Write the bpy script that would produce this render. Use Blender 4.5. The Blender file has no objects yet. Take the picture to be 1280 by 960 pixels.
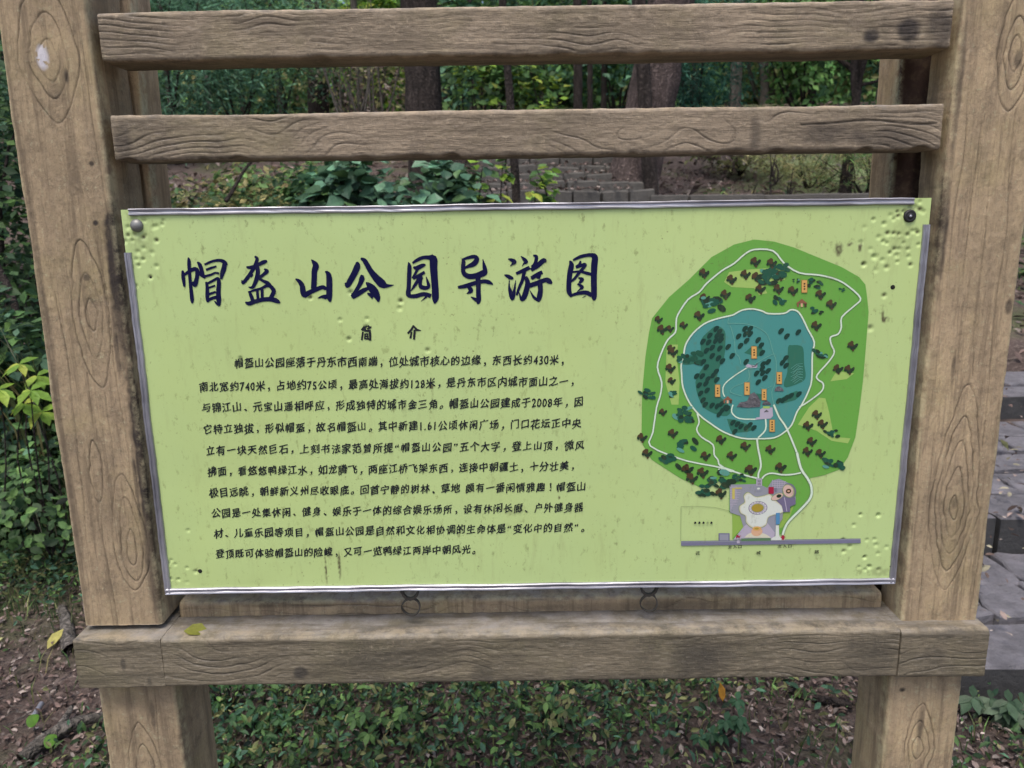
import bpy, math, random
import numpy as np
from mathutils import Vector
from mathutils.geometry import tessellate_polygon

# ------------------------------------------------------------------ camera, world, sun, exposure
SC = bpy.context.scene
COL = SC.collection
FPX = 980.0                                     # focal length in pixels of a 1280 px wide frame
CAM = np.array([-0.0232, -1.191, 1.4974])
CX = np.array([0.99989, -0.00212, -0.01445])
CY = np.array([-0.01457, -0.2146, -0.97659])
CZ = np.array([-0.00103, 0.9767, -0.21461])
cd = bpy.data.cameras.new('camera'); cam = bpy.data.objects.new('camera', cd); COL.objects.link(cam)
cd.sensor_width = 36.0; cd.lens = FPX / 1280 * 36.0; cd.clip_start = 0.02; cd.clip_end = 2000
cd.dof.use_dof = True; cd.dof.focus_distance = 1.22; cd.dof.aperture_fstop = 8.6      # a phone's small lens
from mathutils import Matrix
cam.matrix_world = Matrix(((CX[0], -CY[0], -CZ[0], CAM[0]), (CX[1], -CY[1], -CZ[1], CAM[1]),
                           (CX[2], -CY[2], -CZ[2], CAM[2]), (0, 0, 0, 1)))
SC.camera = cam
w = bpy.data.worlds.new('World'); SC.world = w; w.use_nodes = True
nt = w.node_tree
bgn = nt.nodes['Background']; sky = nt.nodes.new('ShaderNodeTexSky')
sky.sky_type = 'NISHITA'; sky.sun_disc = False
SUN_EL, SUN_AZ = math.radians(66), math.radians(200)
sky.sun_elevation = SUN_EL; sky.sun_rotation = SUN_AZ
sky.air_density = 0.8; sky.dust_density = 4.0; sky.ozone_density = 1.0
nt.links.new(sky.outputs[0], bgn.inputs[0]); bgn.inputs[1].default_value = 0.12
sl = bpy.data.lights.new('sun', 'SUN'); sl.energy = 1.0; sl.angle = math.radians(25); sl.color = (1.0, 0.95, 0.88)
so = bpy.data.objects.new('sun', sl); COL.objects.link(so)
sd = Vector((math.sin(SUN_AZ) * math.cos(SUN_EL), math.cos(SUN_AZ) * math.cos(SUN_EL), math.sin(SUN_EL)))
so.rotation_euler = (-sd).to_track_quat('-Z', 'Y').to_euler(); so.location = (0, -5, 8)
vs = SC.view_settings
vs.view_transform = 'Standard'; vs.look = 'None'; vs.exposure = 1.0; vs.gamma = 1.0; vs.use_curve_mapping = False

rng = np.random.default_rng(7)
random.seed(7)
R = math.radians

# ------------------------------------------------------------------ helpers
def at(px, py, Y=None, Z=None):
    """the point of the place at depth Y (or height Z) in the direction measured at (px, py) of the photograph"""
    d = CX * (px - 640) / FPX + CY * (py - 480) / FPX + CZ
    t = (Y - CAM[1]) / d[1] if Y is not None else (Z - CAM[2]) / d[2]
    return CAM + d * t

def tag(o, label=None, cat=None, group=None, kind=None):
    if label: o['label'] = label
    if cat: o['category'] = cat
    if group: o['group'] = group
    if kind: o['kind'] = kind
    return o

def empty(name, loc=(0, 0, 0)):
    o = bpy.data.objects.new(name, None); o.location = loc; o.empty_display_size = 0.1
    COL.objects.link(o); return o

def link(name, me, mat, parent=None):
    """mesh given in world coordinates; parented under an Empty or mesh that may sit elsewhere"""
    o = bpy.data.objects.new(name, me); COL.objects.link(o)
    if mat is not None:
        for m in (mat if isinstance(mat, (list, tuple)) else [mat]): me.materials.append(m)
    if parent is not None:
        off = Vector((0, 0, 0)); p = parent
        while p is not None: off += p.location; p = p.parent
        o.parent = parent; o.location = -off
    return o

def mesh_np(name, V, F, smooth=False, mi=None):
    V = np.asarray(V, np.float32); F = np.asarray(F, np.int32)
    me = bpy.data.meshes.new(name)
    n, (m, k) = len(V), F.shape
    me.vertices.add(n); me.vertices.foreach_set('co', V.ravel())
    me.loops.add(m * k); me.loops.foreach_set('vertex_index', F.ravel())
    me.polygons.add(m); me.polygons.foreach_set('loop_start', np.arange(0, m * k, k, dtype=np.int32))
    if mi is not None: me.polygons.foreach_set('material_index', np.asarray(mi, np.int32))
    sm = np.full(m, bool(smooth)) if np.isscalar(smooth) else smooth
    me.polygons.foreach_set('use_smooth', sm)
    me.update(calc_edges=True)
    return me

def attr(me, name, vals):
    a = me.attributes.new(name, 'FLOAT', 'POINT'); a.data.foreach_set('value', np.asarray(vals, np.float32).ravel())

def cattr(me, name, cols):
    c = np.ones((len(cols), 4), np.float32); c[:, :3] = cols
    a = me.attributes.new(name, 'FLOAT_COLOR', 'POINT'); a.data.foreach_set('color', c.ravel())

class Noise:
    def __init__(s, seed):
        s.g = np.random.default_rng(seed).random((256, 256)) * 2 - 1
    def __call__(s, x, y):
        x = np.asarray(x, float); y = np.asarray(y, float)
        xi = np.floor(x).astype(int); yi = np.floor(y).astype(int); fx = x - xi; fy = y - yi
        fx = fx * fx * (3 - 2 * fx); fy = fy * fy * (3 - 2 * fy)
        g = s.g; a = g[xi % 256, yi % 256]; b = g[(xi + 1) % 256, yi % 256]
        c = g[xi % 256, (yi + 1) % 256]; d = g[(xi + 1) % 256, (yi + 1) % 256]
        return (a * (1 - fx) + b * fx) * (1 - fy) + (c * (1 - fx) + d * fx) * fy
    def fbm(s, x, y, o=4):
        r = 0; a = 0.5
        for i in range(o): r = r + a * s(x * 2 ** i + 17 * i, y * 2 ** i + 5 * i); a *= 0.5
        return r
N1, N2, N3 = Noise(1), Noise(2), Noise(3)

# ------------------------------------------------------------------ materials
class NT:
    """tiny node-tree helper"""
    def __init__(s, name):
        s.m = bpy.data.materials.new(name); s.m.use_nodes = True; s.t = s.m.node_tree
        s.b = s.t.nodes['Principled BSDF']; s.out = s.t.nodes['Material Output']
        s.tc = s.t.nodes.new('ShaderNodeTexCoord')
    def n(s, typ, **kw):
        x = s.t.nodes.new(typ)
        for k, v in kw.items(): setattr(x, k, v)
        return x
    def l(s, a, b): s.t.links.new(a, b)
    def noise(s, scale, detail=4, rough=0.55, vec=None, stretch=None):
        x = s.n('ShaderNodeTexNoise'); x.inputs['Scale'].default_value = scale
        x.inputs['Detail'].default_value = detail; x.inputs['Roughness'].default_value = rough
        v = vec or s.tc.outputs['Object']
        if stretch:
            mp = s.n('ShaderNodeMapping'); mp.inputs['Scale'].default_value = stretch; s.l(v, mp.inputs[0]); v = mp.outputs[0]
        s.l(v, x.inputs['Vector']); return x.outputs['Fac']
    def ramp(s, f, stops):
        x = s.n('ShaderNodeValToRGB'); e = x.color_ramp.elements
        while len(e) < len(stops): e.new(0.5)
        for i, (p, c) in enumerate(stops):
            e[i].position = p; e[i].color = (c, c, c, 1) if np.isscalar(c) else (*c, 1)
        s.l(f, x.inputs[0]); return x.outputs[0]
    def mix(s, f, a, b, typ='MIX'):
        x = s.n('ShaderNodeMix', data_type='RGBA', blend_type=typ)
        if np.isscalar(f): x.inputs[0].default_value = f
        else: s.l(f, x.inputs[0])
        for k, v in ((6, a), (7, b)):
            if isinstance(v, tuple): x.inputs[k].default_value = (*v, 1)
            else: s.l(v, x.inputs[k])
        return x.outputs[2]
    def math(s, op, a, b=0.0, clamp=False):
        x = s.n('ShaderNodeMath', operation=op, use_clamp=clamp)
        for k, v in ((0, a), (1, b)):
            if np.isscalar(v): x.inputs[k].default_value = v
            else: s.l(v, x.inputs[k])
        return x.outputs[0]
    def at(s, name, col=False):
        x = s.n('ShaderNodeAttribute', attribute_name=name); return x.outputs['Color' if col else 'Fac']
    def bump(s, h, strength=0.3, dist=0.01):
        x = s.n('ShaderNodeBump'); x.inputs['Strength'].default_value = strength; x.inputs['Distance'].default_value = dist
        s.l(h, x.inputs['Height']); s.l(x.outputs[0], s.b.inputs['Normal']); return x
    def col(s, c):
        if isinstance(c, tuple): s.b.inputs['Base Color'].default_value = (*c, 1)
        else: s.l(c, s.b.inputs['Base Color'])
    def rough(s, r):
        if np.isscalar(r): s.b.inputs['Roughness'].default_value = r
        else: s.l(r, s.b.inputs['Roughness'])
    def spec(s, v): s.b.inputs['Specular IOR Level'].default_value = v

def wood_mat(name, light, dark, stain, axis):
    """painted cast concrete moulded to look like timber, weathered"""
    t = NT(name)
    st = (9, 9, 0.9) if axis == 'z' else (0.9, 9, 9)
    f = t.noise(5, 6, 0.6, stretch=st); f2 = t.noise(7, 5, 0.65)
    c = t.mix(t.ramp(f, [(0.3, 0.0), (0.7, 1.0)]), dark, light)
    big = t.ramp(t.noise(2.6, 6, 0.7), [(0.42, 0.0), (0.62, 1.0)])
    c = t.mix(t.math('MULTIPLY', big, 0.62), c, (dark[0] * .66, dark[1] * .69, dark[2] * .68))
    c = t.mix(t.math('MULTIPLY', t.ramp(f2, [(0.45, 0.0), (0.75, 1.0)]), 0.45), c, tuple(x * 0.55 for x in dark))
    blot = t.ramp(t.noise(17, 8, 0.78), [(0.50, 0.0), (0.66, 1.0)])
    c = t.mix(t.math('MULTIPLY', blot, 0.42), c, stain)
    fine = t.ramp(t.noise(210, 4, 0.8), [(0.52, 0.0), (0.66, 1.0)])
    c = t.mix(t.math('MULTIPLY', fine, 0.26), c, stain)
    pale = t.ramp(t.noise(95, 6, 0.8, stretch=(1, 1, 1)), [(0.56, 0.0), (0.68, 1.0)])
    c = t.mix(t.math('MULTIPLY', pale, 0.42), c, tuple(min(.6, x * 1.55) for x in light))
    moss = t.ramp(t.noise(6, 5, 0.7), [(0.5, 0.0), (0.7, 1.0)])
    c = t.mix(t.math('MULTIPLY', moss, 0.30), c, (light[0] * .72, light[1] * .80, light[2] * .55))
    top = t.n('ShaderNodeSeparateXYZ'); gm = t.n('ShaderNodeNewGeometry'); t.l(gm.outputs['Normal'], top.inputs[0])
    top_pale = t.math('MULTIPLY', t.math('MULTIPLY', t.math('MAXIMUM', top.outputs[2], 0.0), t.ramp(t.noise(22, 6, .7), [(0.40, 0.1), (0.62, 1.0)])), 0.55)
    c = t.mix(top_pale, c, (0.36, 0.34, 0.32))  # paler grey mixed in on upward faces
    streak = t.ramp(t.noise(30, 4, 0.7, stretch=(2.2, 1, 0.12) if axis == 'z' else (0.12, 1, 2.2)), [(0.50, 0.0), (0.62, 1.0)])
    c = t.mix(t.math('MULTIPLY', streak, 0.62), c, tuple(x * 0.5 for x in dark))
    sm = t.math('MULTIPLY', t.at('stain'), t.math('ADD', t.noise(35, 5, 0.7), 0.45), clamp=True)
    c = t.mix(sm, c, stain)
    c = t.mix(t.math('MULTIPLY', t.at('groove'), 0.62 if axis == 'z' else 0.50, clamp=True), c, tuple(x * 0.6 for x in stain))
    wear = t.math('MULTIPLY', t.at('edge'), t.ramp(t.noise(38, 6, 0.75), [(0.42, 0.0), (0.60, 1.0)]))
    c = t.mix(t.math('MULTIPLY', wear, 0.55), c, tuple(min(.7, x * 1.5) for x in light))
    c = t.mix(t.at('paint'), c, (0.62, 0.60, 0.64))
    t.col(c); t.rough(0.86); t.spec(0.3)
    h = t.math('ADD', t.noise(190, 6, 0.8), t.math('MULTIPLY', t.noise(45, 5, 0.7, stretch=st), 1.0))
    t.bump(h, 0.7, 0.0026)
    return t.m

M = {}
M['post'] = wood_mat('weathered_tan_post', (0.55, 0.415, 0.25), (0.355, 0.267, 0.172), (0.045, 0.036, 0.030), 'z')
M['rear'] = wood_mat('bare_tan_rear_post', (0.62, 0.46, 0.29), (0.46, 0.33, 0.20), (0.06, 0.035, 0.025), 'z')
M['rail'] = wood_mat('weathered_brown_rail', (0.40, 0.318, 0.222), (0.25, 0.20, 0.142), (0.045, 0.038, 0.034), 'x')
M['beam'] = wood_mat('weathered_grey_beam', (0.27, 0.225, 0.155), (0.155, 0.132, 0.092), (0.05, 0.045, 0.038), 'x')

def print_mat(name, base, dirt=1.0, rough=0.42, spec=0.35):
    """sun-bleached printed film with specks of dirt that run across everything printed on it"""
    t = NT(name)
    c = t.mix(t.math('MULTIPLY', t.ramp(t.noise(3.2, 4, 0.6), [(0.35, 0.0), (0.7, 1.0)]), 0.28 * dirt), base, tuple(x * 0.74 for x in base))
    sp = t.ramp(t.noise(75, 5, 0.75, stretch=(1, 1, 0.55)), [(0.575, 0.0), (0.66, 1.0)])
    area = t.ramp(t.noise(6, 3, 0.6), [(0.35, 0.3), (0.6, 1.0)])
    c = t.mix(t.math('MULTIPLY', t.math('MULTIPLY', sp, area), 0.62 * dirt), c, (0.13, 0.14, 0.05))
    run = t.ramp(t.noise(30, 6, 0.75, stretch=(1.6, 1, 0.3)), [(0.54, 0.0), (0.70, 1.0)])
    c = t.mix(t.math('MULTIPLY', run, 0.26 * dirt), c, (0.24, 0.24, 0.11))
    dot = t.ramp(t.noise(210, 3, 0.6), [(0.66, 0.0), (0.70, 1.0)]); da = t.ramp(t.noise(4, 4, 0.7), [(0.42, 0.1), (0.60, 1.0)])
    c = t.mix(t.math('MULTIPLY', t.math('MULTIPLY', dot, da), 0.8 * dirt), c, (0.10, 0.09, 0.04))
    c = t.mix(t.math('MULTIPLY', t.ramp(t.noise(1.7, 5, 0.65), [(0.40, 0.0), (0.62, 1.0)]), 0.35 * dirt), c, (base[0] * 1.02, base[1] * .97, base[2] * .78))
    c = t.mix(t.math('MULTIPLY', t.at('grime_shade'), 1.0, clamp=True), c, (0.10, 0.09, 0.045))
    t.col(c); t.rough(rough); t.spec(spec)
    t.bump(t.noise(9, 3, 0.5), 0.12, 0.004)
    return t.m

BASE = (0.465, 0.595, 0.25)
M['panel'] = print_mat('pale_green_print', BASE)
M['ink'] = print_mat('navy_ink', (0.004, 0.005, 0.042), 0.15, 0.6, 0.12)
M['text'] = print_mat('black_ink', (0.010, 0.012, 0.018), 0.2)
for k, c in dict(island=(0.135, 0.36, 0.06), meadow=(0.33, 0.50, 0.13), lake=(0.065, 0.265, 0.245), path=(0.62, 0.76, 0.60),
                 path_edge=(0.17, 0.22, 0.15), thin=(0.13, 0.36, 0.30), wood=(0.03, 0.15, 0.10), oval=(0.010, 0.045, 0.034),
                 brown=(0.072, 0.046, 0.022), dark=(0.018, 0.040, 0.022), teal=(0.015, 0.085, 0.052), label=(0.62, 0.36, 0.11),
                 label_edge=(0.30, 0.16, 0.05), stone=(0.035, 0.040, 0.048), lilac=(0.42, 0.38, 0.47), grey=(0.27, 0.28, 0.33),
                 road=(0.17, 0.17, 0.25), white=(0.62, 0.66, 0.60), cream=(0.60, 0.58, 0.45), peach=(0.62, 0.38, 0.24),
                 pink=(0.60, 0.42, 0.36), gold=(0.36, 0.27, 0.04), red=(0.34, 0.015, 0.05), purple=(0.16, 0.14, 0.23),
                 blue=(0.08, 0.24, 0.42), hedge=(0.10, 0.20, 0.10), lime=(0.26, 0.42, 0.08), roof=(0.24, 0.10, 0.06),
                 outline=(0.26, 0.33, 0.15), yellow=(0.50, 0.44, 0.12), fleck=(0.10, 0.30, 0.24)).items():
    M[k] = print_mat('print_' + k, c, 0.55)

t = NT('aluminium'); 
c = t.mix(t.ramp(t.noise(40, 4, 0.6, stretch=(0.2, 1, 0.2)), [(0.35, 0.0), (0.7, 1.0)]), (0.24, 0.24, 0.27), (0.52, 0.52, 0.57))
t.col(c); t.b.inputs['Metallic'].default_value = 0.7; t.rough(0.42); t.bump(t.noise(90, 3), 0.15, 0.001); M['alu'] = t.m
t = NT('dull_steel'); t.col(t.mix(t.noise(120, 4), (0.16, 0.16, 0.15), (0.27, 0.27, 0.26))); t.b.inputs['Metallic'].default_value = 0.5; t.rough(0.5); M['steel'] = t.m
t = NT('black_rubber'); t.col((0.012, 0.012, 0.012)); t.rough(0.5); M['black'] = t.m
t = NT('rusty_strap'); t.col(t.mix(t.noise(150, 4), (0.025, 0.024, 0.022), (0.08, 0.072, 0.06))); t.b.inputs['Metallic'].default_value = 0.4; t.rough(0.55); M['strap'] = t.m
t = NT('dark_hole'); t.col((0.006, 0.006, 0.005)); t.rough(0.9); M['hole'] = t.m

def leaf_mat(name, trans=0.38, rough=0.55):
    t = NT(name); c = t.at('tint', True)
    c = t.mix(0.4, c, t.mix(t.ramp(t.noise(60, 4, .7), [(.4, 0.), (.6, 1.)]), (0.6, 0.6, 0.6), (1.3, 1.3, 1.25)), 'MULTIPLY')
    t.col(c); t.rough(rough); t.spec(0.25)
    if trans:
        tr = t.n('ShaderNodeBsdfTranslucent'); t.l(c, tr.inputs[0]); mx = t.n('ShaderNodeMixShader'); mx.inputs[0].default_value = trans
        t.l(t.b.outputs[0], mx.inputs[1]); t.l(tr.outputs[0], mx.inputs[2]); t.l(mx.outputs[0], t.out.inputs[0])
    return t.m
M['leaf'] = leaf_mat('leaf'); M['dry'] = leaf_mat('dry_leaf', 0.1, 0.8); M['gloss'] = leaf_mat('glossy_leaf', 0.15, 0.42)
def bark_mat(name, a, b):
    t = NT(name)
    f = t.noise(16, 6, 0.7, stretch=(1, 1, 0.22)); v = t.n('ShaderNodeTexVoronoi', feature='DISTANCE_TO_EDGE'); v.inputs['Scale'].default_value = 26
    mp = t.n('ShaderNodeMapping'); mp.inputs['Scale'].default_value = (1, 1, 0.35); t.l(t.tc.outputs['Object'], mp.inputs[0]); t.l(mp.outputs[0], v.inputs['Vector'])
    wp = t.n('ShaderNodeTexNoise'); wp.inputs['Scale'].default_value = 9; wp.inputs['Detail'].default_value = 5; t.l(t.tc.outputs['Object'], wp.inputs['Vector'])
    vm = t.n('ShaderNodeMix', data_type='VECTOR'); vm.inputs[0].default_value = 0.22; t.l(mp.outputs[0], vm.inputs[4]); t.l(wp.outputs['Color'], vm.inputs[5]); t.l(vm.outputs[1], v.inputs['Vector'])
    e = t.ramp(v.outputs['Distance'], [(0.0, 0.0), (0.30, 1.0)])
    c = t.mix(t.ramp(f, [(0.35, 0.0), (0.65, 1.0)]), a, b); c = t.mix(t.math('SUBTRACT', 0.62, t.math('MULTIPLY', e, 0.62)), c, tuple(x * 0.25 for x in a))
    t.col(c); t.rough(0.95); t.spec(0.2); t.bump(t.math('ADD', f, t.math('MULTIPLY', e, 0.6)), 0.9, 0.02); return t.m
M['bark'] = bark_mat('grey_brown_bark', (0.075, 0.058, 0.052), (0.215, 0.165, 0.15))
M['bark_dark'] = bark_mat('dark_bark', (0.03, 0.025, 0.022), (0.09, 0.072, 0.064))
M['bark_pale'] = bark_mat('pale_bark', (0.11, 0.10, 0.085), (0.20, 0.18, 0.16))
t = NT('stone'); f = t.noise(9, 6, 0.7)
c = t.mix(t.ramp(f, [(0.3, 0.0), (0.7, 1.0)]), (0.085, 0.082, 0.090), (0.235, 0.225, 0.245))
c = t.mix(t.math('MULTIPLY', t.ramp(t.noise(55, 5, 0.7), [(0.58, 0), (0.7, 1)]), 0.5), c, (0.035, 0.033, 0.03))
c = t.mix(t.math('MULTIPLY', t.ramp(t.noise(110, 2, 0.7), [(0.66, 0), (0.74, 1)]), 0.4), c, (0.26, 0.25, 0.24))
t.col(c); t.rough(0.72); t.bump(t.noise(22, 8, 0.75), 0.9, 0.025); M['stone'] = t.m
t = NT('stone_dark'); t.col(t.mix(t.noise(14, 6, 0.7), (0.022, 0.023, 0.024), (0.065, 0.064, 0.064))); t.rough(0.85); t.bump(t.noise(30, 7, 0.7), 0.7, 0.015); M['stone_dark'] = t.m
t = NT('wall_stone'); t.col(t.mix(t.noise(8, 6, 0.7), (0.04, 0.038, 0.034), (0.14, 0.13, 0.115))); t.rough(0.9); t.bump(t.noise(25, 7, 0.7), 0.7, 0.02); M['wall'] = t.m
t = NT('forest_soil')
c = t.mix(t.ramp(t.noise(3, 6, 0.65), [(0.3, 0.0), (0.7, 1.0)]), (0.060, 0.045, 0.038), (0.135, 0.100, 0.088))
far = t.ramp(t.noise(38, 5, 0.75), [(0.5, 0.0), (0.66, 1.0)]); c = t.mix(t.math('MULTIPLY', far, 0.75), c, (0.24, 0.195, 0.17))
moss = t.ramp(t.noise(1.1, 4, 0.6), [(0.52, 0.0), (0.66, 1.0)]); c = t.mix(t.math('MULTIPLY', moss, 0.6), c, (0.09, 0.12, 0.045))
c = t.mix(t.at('meadow'), c, t.mix(t.noise(14, 5, 0.7), (0.13, 0.18, 0.07), (0.30, 0.34, 0.17)))
t.col(c); t.rough(0.95); t.spec(0.2); t.bump(t.noise(40, 6, 0.75), 0.9, 0.03); M['soil'] = t.m
# ------------------------------------------------------------------ the sign stand
def lens_F(u, s, cu, cs, a, b, seed, bt=None):
    """level function of a stack of nested almond rings round a knot at (cu, cs); b below the knot, bt above"""
    wu = u - cu + 0.0035 * N1(s * 22 + seed, u * 30) + 0.0015 * N2(s * 70, u * 70 + seed)
    ds = s - cs + 0.004 * N2(u * 40 + seed, s * 18)
    bb = np.where(ds > 0, bt or b, b)
    return (np.abs(wu) / a) ** 1.7 + (np.abs(ds) / bb) ** 1.35

def line(F, level, u, s, width):
    gu = np.gradient(F, axis=0) / np.gradient(u, axis=0).clip(1e-5)
    gs = np.gradient(F, axis=1) / np.gradient(s, axis=1).clip(1e-5)
    d = np.abs(F - level) / np.sqrt(gu ** 2 + gs ** 2 + 1e-6)
    return np.exp(-(d / width) ** 2)

def block(name, parent, mat, axis, u0, u1, s0, s1, y0, y1, fine=None, du=0.0015, ds=0.0016, groovef=None, stain_shade_f=None,
          paintf=None, rc=0.006, chip=0.0, seed=0, wave=0.0, label=None):
    """a moulded concrete 'timber': u across the front, s along it; one closed skin with carved grain on its front"""
    fine = fine or (s0, s1)
    S = [np.arange(s0, fine[0], 0.03), np.arange(fine[0], fine[1], ds), np.arange(fine[1], s1, 0.03), [s1]]
    S = np.unique(np.round(np.concatenate(S), 5)); nf = int(round((u1 - u0) / du)) + 1
    ue = rc * (1 - np.cos(np.linspace(0, math.pi / 2, 5)))[:-1]
    uf = np.concatenate([u0 + ue, np.linspace(u0 + rc, u1 - rc, nf), (u1 - ue)[::-1]])
    nfr = len(uf)
    ny = max(2, int((y1 - y0 - rc) / 0.012)); ys = np.linspace(y0 + rc, y1, ny + 1)
    nb = 4
    ub = np.linspace(u1, u0, nb + 1)
    ring_u = np.concatenate([uf, np.full(ny, u1), ub[1:], np.full(ny - 1, u0)])
    e = np.minimum(uf - u0, u1 - uf); e = np.clip(rc - e, 0, rc)
    yf = y0 + rc - np.sqrt(np.maximum(rc ** 2 - e ** 2, 0))
    ring_y = np.concatenate([yf, ys[1:], np.full(nb, y1), ys[1:-1][::-1]])
    nr = len(ring_u)
    U = np.repeat(ring_u[:, None], len(S), 1); Yv = np.repeat(ring_y[:, None], len(S), 1); SS = np.repeat(S[None], nr, 0)
    G = np.zeros_like(U); St = np.zeros_like(U); Pt = np.zeros_like(U)
    uu, ss = U[:nfr], SS[:nfr]
    if groovef is not None: G[:nfr] = np.clip(groovef(uu, ss), 0, 1)
    if stain_shade_f is not None: St[:nfr] = np.clip(stain_shade_f(uu, ss), 0, 1)
    if paintf is not None: Pt[:nfr] = np.clip(paintf(uu, ss), 0, 1)
    Yv[:nfr] += G[:nfr] * (0.0018 if axis == 'z' else 0.0017) + 0.0008 * N3.fbm(uu * 60 + seed, ss * 25, 3) + 0.0004 * N1(uu * 260, ss * 120 + seed)
    # uneven long edges
    mid = (u0 + u1) / 2; side = np.sign(U - mid); k = (np.abs(U - mid) / ((u1 - u0) / 2)) ** 6
    edge = wave * N1.fbm(SS * 5 + seed, side * 3 + 9, 3) + 0.0010 * N2.fbm(SS * 45 + seed, side * 5 + 3, 3)
    if chip:
        cc = np.clip(N3(SS * 38 + seed, side * 7 + 2) * 1.6 - 0.55, 0, 1) * chip * (side < 0) * (Yv < y0 + 0.03)
        edge = edge - cc
        Yv = Yv + 0
    U = U + side * edge * k
    V = np.stack([U, Yv, SS], -1) if axis == 'z' else np.stack([SS, Yv, U], -1)
    V = V.reshape(-1, 3); n = len(S)
    i = np.arange(nr)[:, None]; j = np.arange(n - 1)[None]
    a = i * n + j; b_ = ((i + 1) % nr) * n + j
    F = np.stack([a + 0 * b_, b_ + 0 * a, b_ + 1 + 0 * a, a + 1 + 0 * b_], -1).reshape(-1, 4)
    if axis == 'x': F = F[:, ::-1]
    sm = np.repeat(np.arange(nr) < nfr - 1, n - 1)
    # end caps as strips between front and back of the ring
    ci = []
    c0 = len(V); cen = []
    for q, sv in ((0, S[0]), (n - 1, S[-1])):
        cp = np.array([mid, (y0 + y1) / 2, sv]) if axis == 'z' else np.array([sv, (y0 + y1) / 2, mid]); cen.append(cp)
        for r_ in range(nr): ci.append((r_ * n + q, ((r_ + 1) % nr) * n + q, c0 + len(cen) - 1, c0 + len(cen) - 1))
    V = np.concatenate([V, np.array(cen)]); at_ = lambda A: np.concatenate([A.ravel(), [0, 0]])
    me = bpy.data.meshes.new(name)
    quads = F; tris = np.array([c[:3] for c in ci])
    m1, m2 = len(quads), len(tris)
    me.vertices.add(len(V)); me.vertices.foreach_set('co', V.astype(np.float32).ravel())
    me.loops.add(m1 * 4 + m2 * 3); me.loops.foreach_set('vertex_index', np.concatenate([quads.ravel(), tris.ravel()]).astype(np.int32))
    me.polygons.add(m1 + m2); me.polygons.foreach_set('loop_start', np.concatenate([np.arange(m1) * 4, m1 * 4 + np.arange(m2) * 3]).astype(np.int32))
    me.polygons.foreach_set('use_smooth', np.concatenate([sm, np.zeros(m2, bool)]))
    me.update(calc_edges=True)
    E_ = np.clip(1 - np.minimum(U - u0, u1 - U) / 0.007, 0, 1) * (Yv < y0 + .02); attr(me, 'edge', at_(E_)); attr(me, 'groove', at_(G)); attr(me, 'stain', at_(St)); attr(me, 'paint', at_(Pt))
    o = link(name, me, mat, parent)
    if label: o['label'] = label
    return o

def blob(u, s, cu, cs, ru, rs):
    d = ((u - cu) / ru) ** 2 + ((s - cs) / rs) ** 2
    return np.clip(1.35 - d - 0.5 * N2.fbm(u * 55, s * 55, 3), 0, 1)

def knots(u, s, ks):
    g = np.zeros_like(u); inside = np.full_like(u, 9.0)
    for cu, cs, a, b, bt, levels, sd in ks:
        F = lens_F(u, s, cu, cs, a, b, sd, bt); top = max(levels)
        for lv in levels:
            fade = np.clip(0.95 + 0.7 * N3(s * 30 + sd + lv * 9, u * 35), 0.15, 1)
            g = np.maximum(g, line(F, lv, u, s, 0.00095) * fade)
        inside = np.minimum(inside, F / top)
    return g, inside

def straight(u, s, inside, freq, seed, amp=0.5):
    F = u * freq + amp * N1.fbm(u * 9 + seed, s * 2.4, 3) * 2.2 + amp * 0.25 * N2(u * 20, s * 14 + seed)
    fr = np.abs(F - np.round(F)); gu = np.gradient(F, axis=0) / np.gradient(u, axis=0).clip(1e-5)
    gs = np.gradient(F, axis=1) / np.gradient(s, axis=1).clip(1e-5)
    d = fr / np.sqrt(gu ** 2 + gs ** 2 + 1)
    return np.exp(-(d / 0.0009) ** 2) * (inside > 1.12) * np.clip(0.25 + 0.9 * N3(s * 9 + seed, u * 40), 0, 0.75)

def post_groove(ks, seed):
    def f(u, s):
        g, ins = knots(u, s, ks); return np.maximum(g, straight(u, s, ins, 42, seed))
    return f

def rail_groove(seed, freq=45, amp=1.0, ks=()):
    def f(u, s):
        F = u * freq + amp * 3.4 * N1.fbm(s * 4.2 + seed, u * 7, 3) + 0.5 * N2(s * 22 + seed, u * 30)
        fr = np.abs(F - np.round(F)); gu = np.gradient(F, axis=0) / np.gradient(u, axis=0).clip(1e-5)
        gs = np.gradient(F, axis=1) / np.gradient(s, axis=1).clip(1e-5)
        g = np.clip(1.7 - np.sqrt(gu ** 2 + gs ** 2) / 150, .12, 1) * np.exp(-((fr / np.sqrt(gu ** 2 + gs ** 2 + 1)) / 0.0008) ** 2) * np.clip(0.30 + 1.0 * N3(s * 11 + seed, u * 30), 0.05, 1)
        if ks:
            k, ins = knots(s, u, ks); g = np.where(ins < 1.1, 0, g); g = np.maximum(g, k)
        return g
    return f

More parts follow.
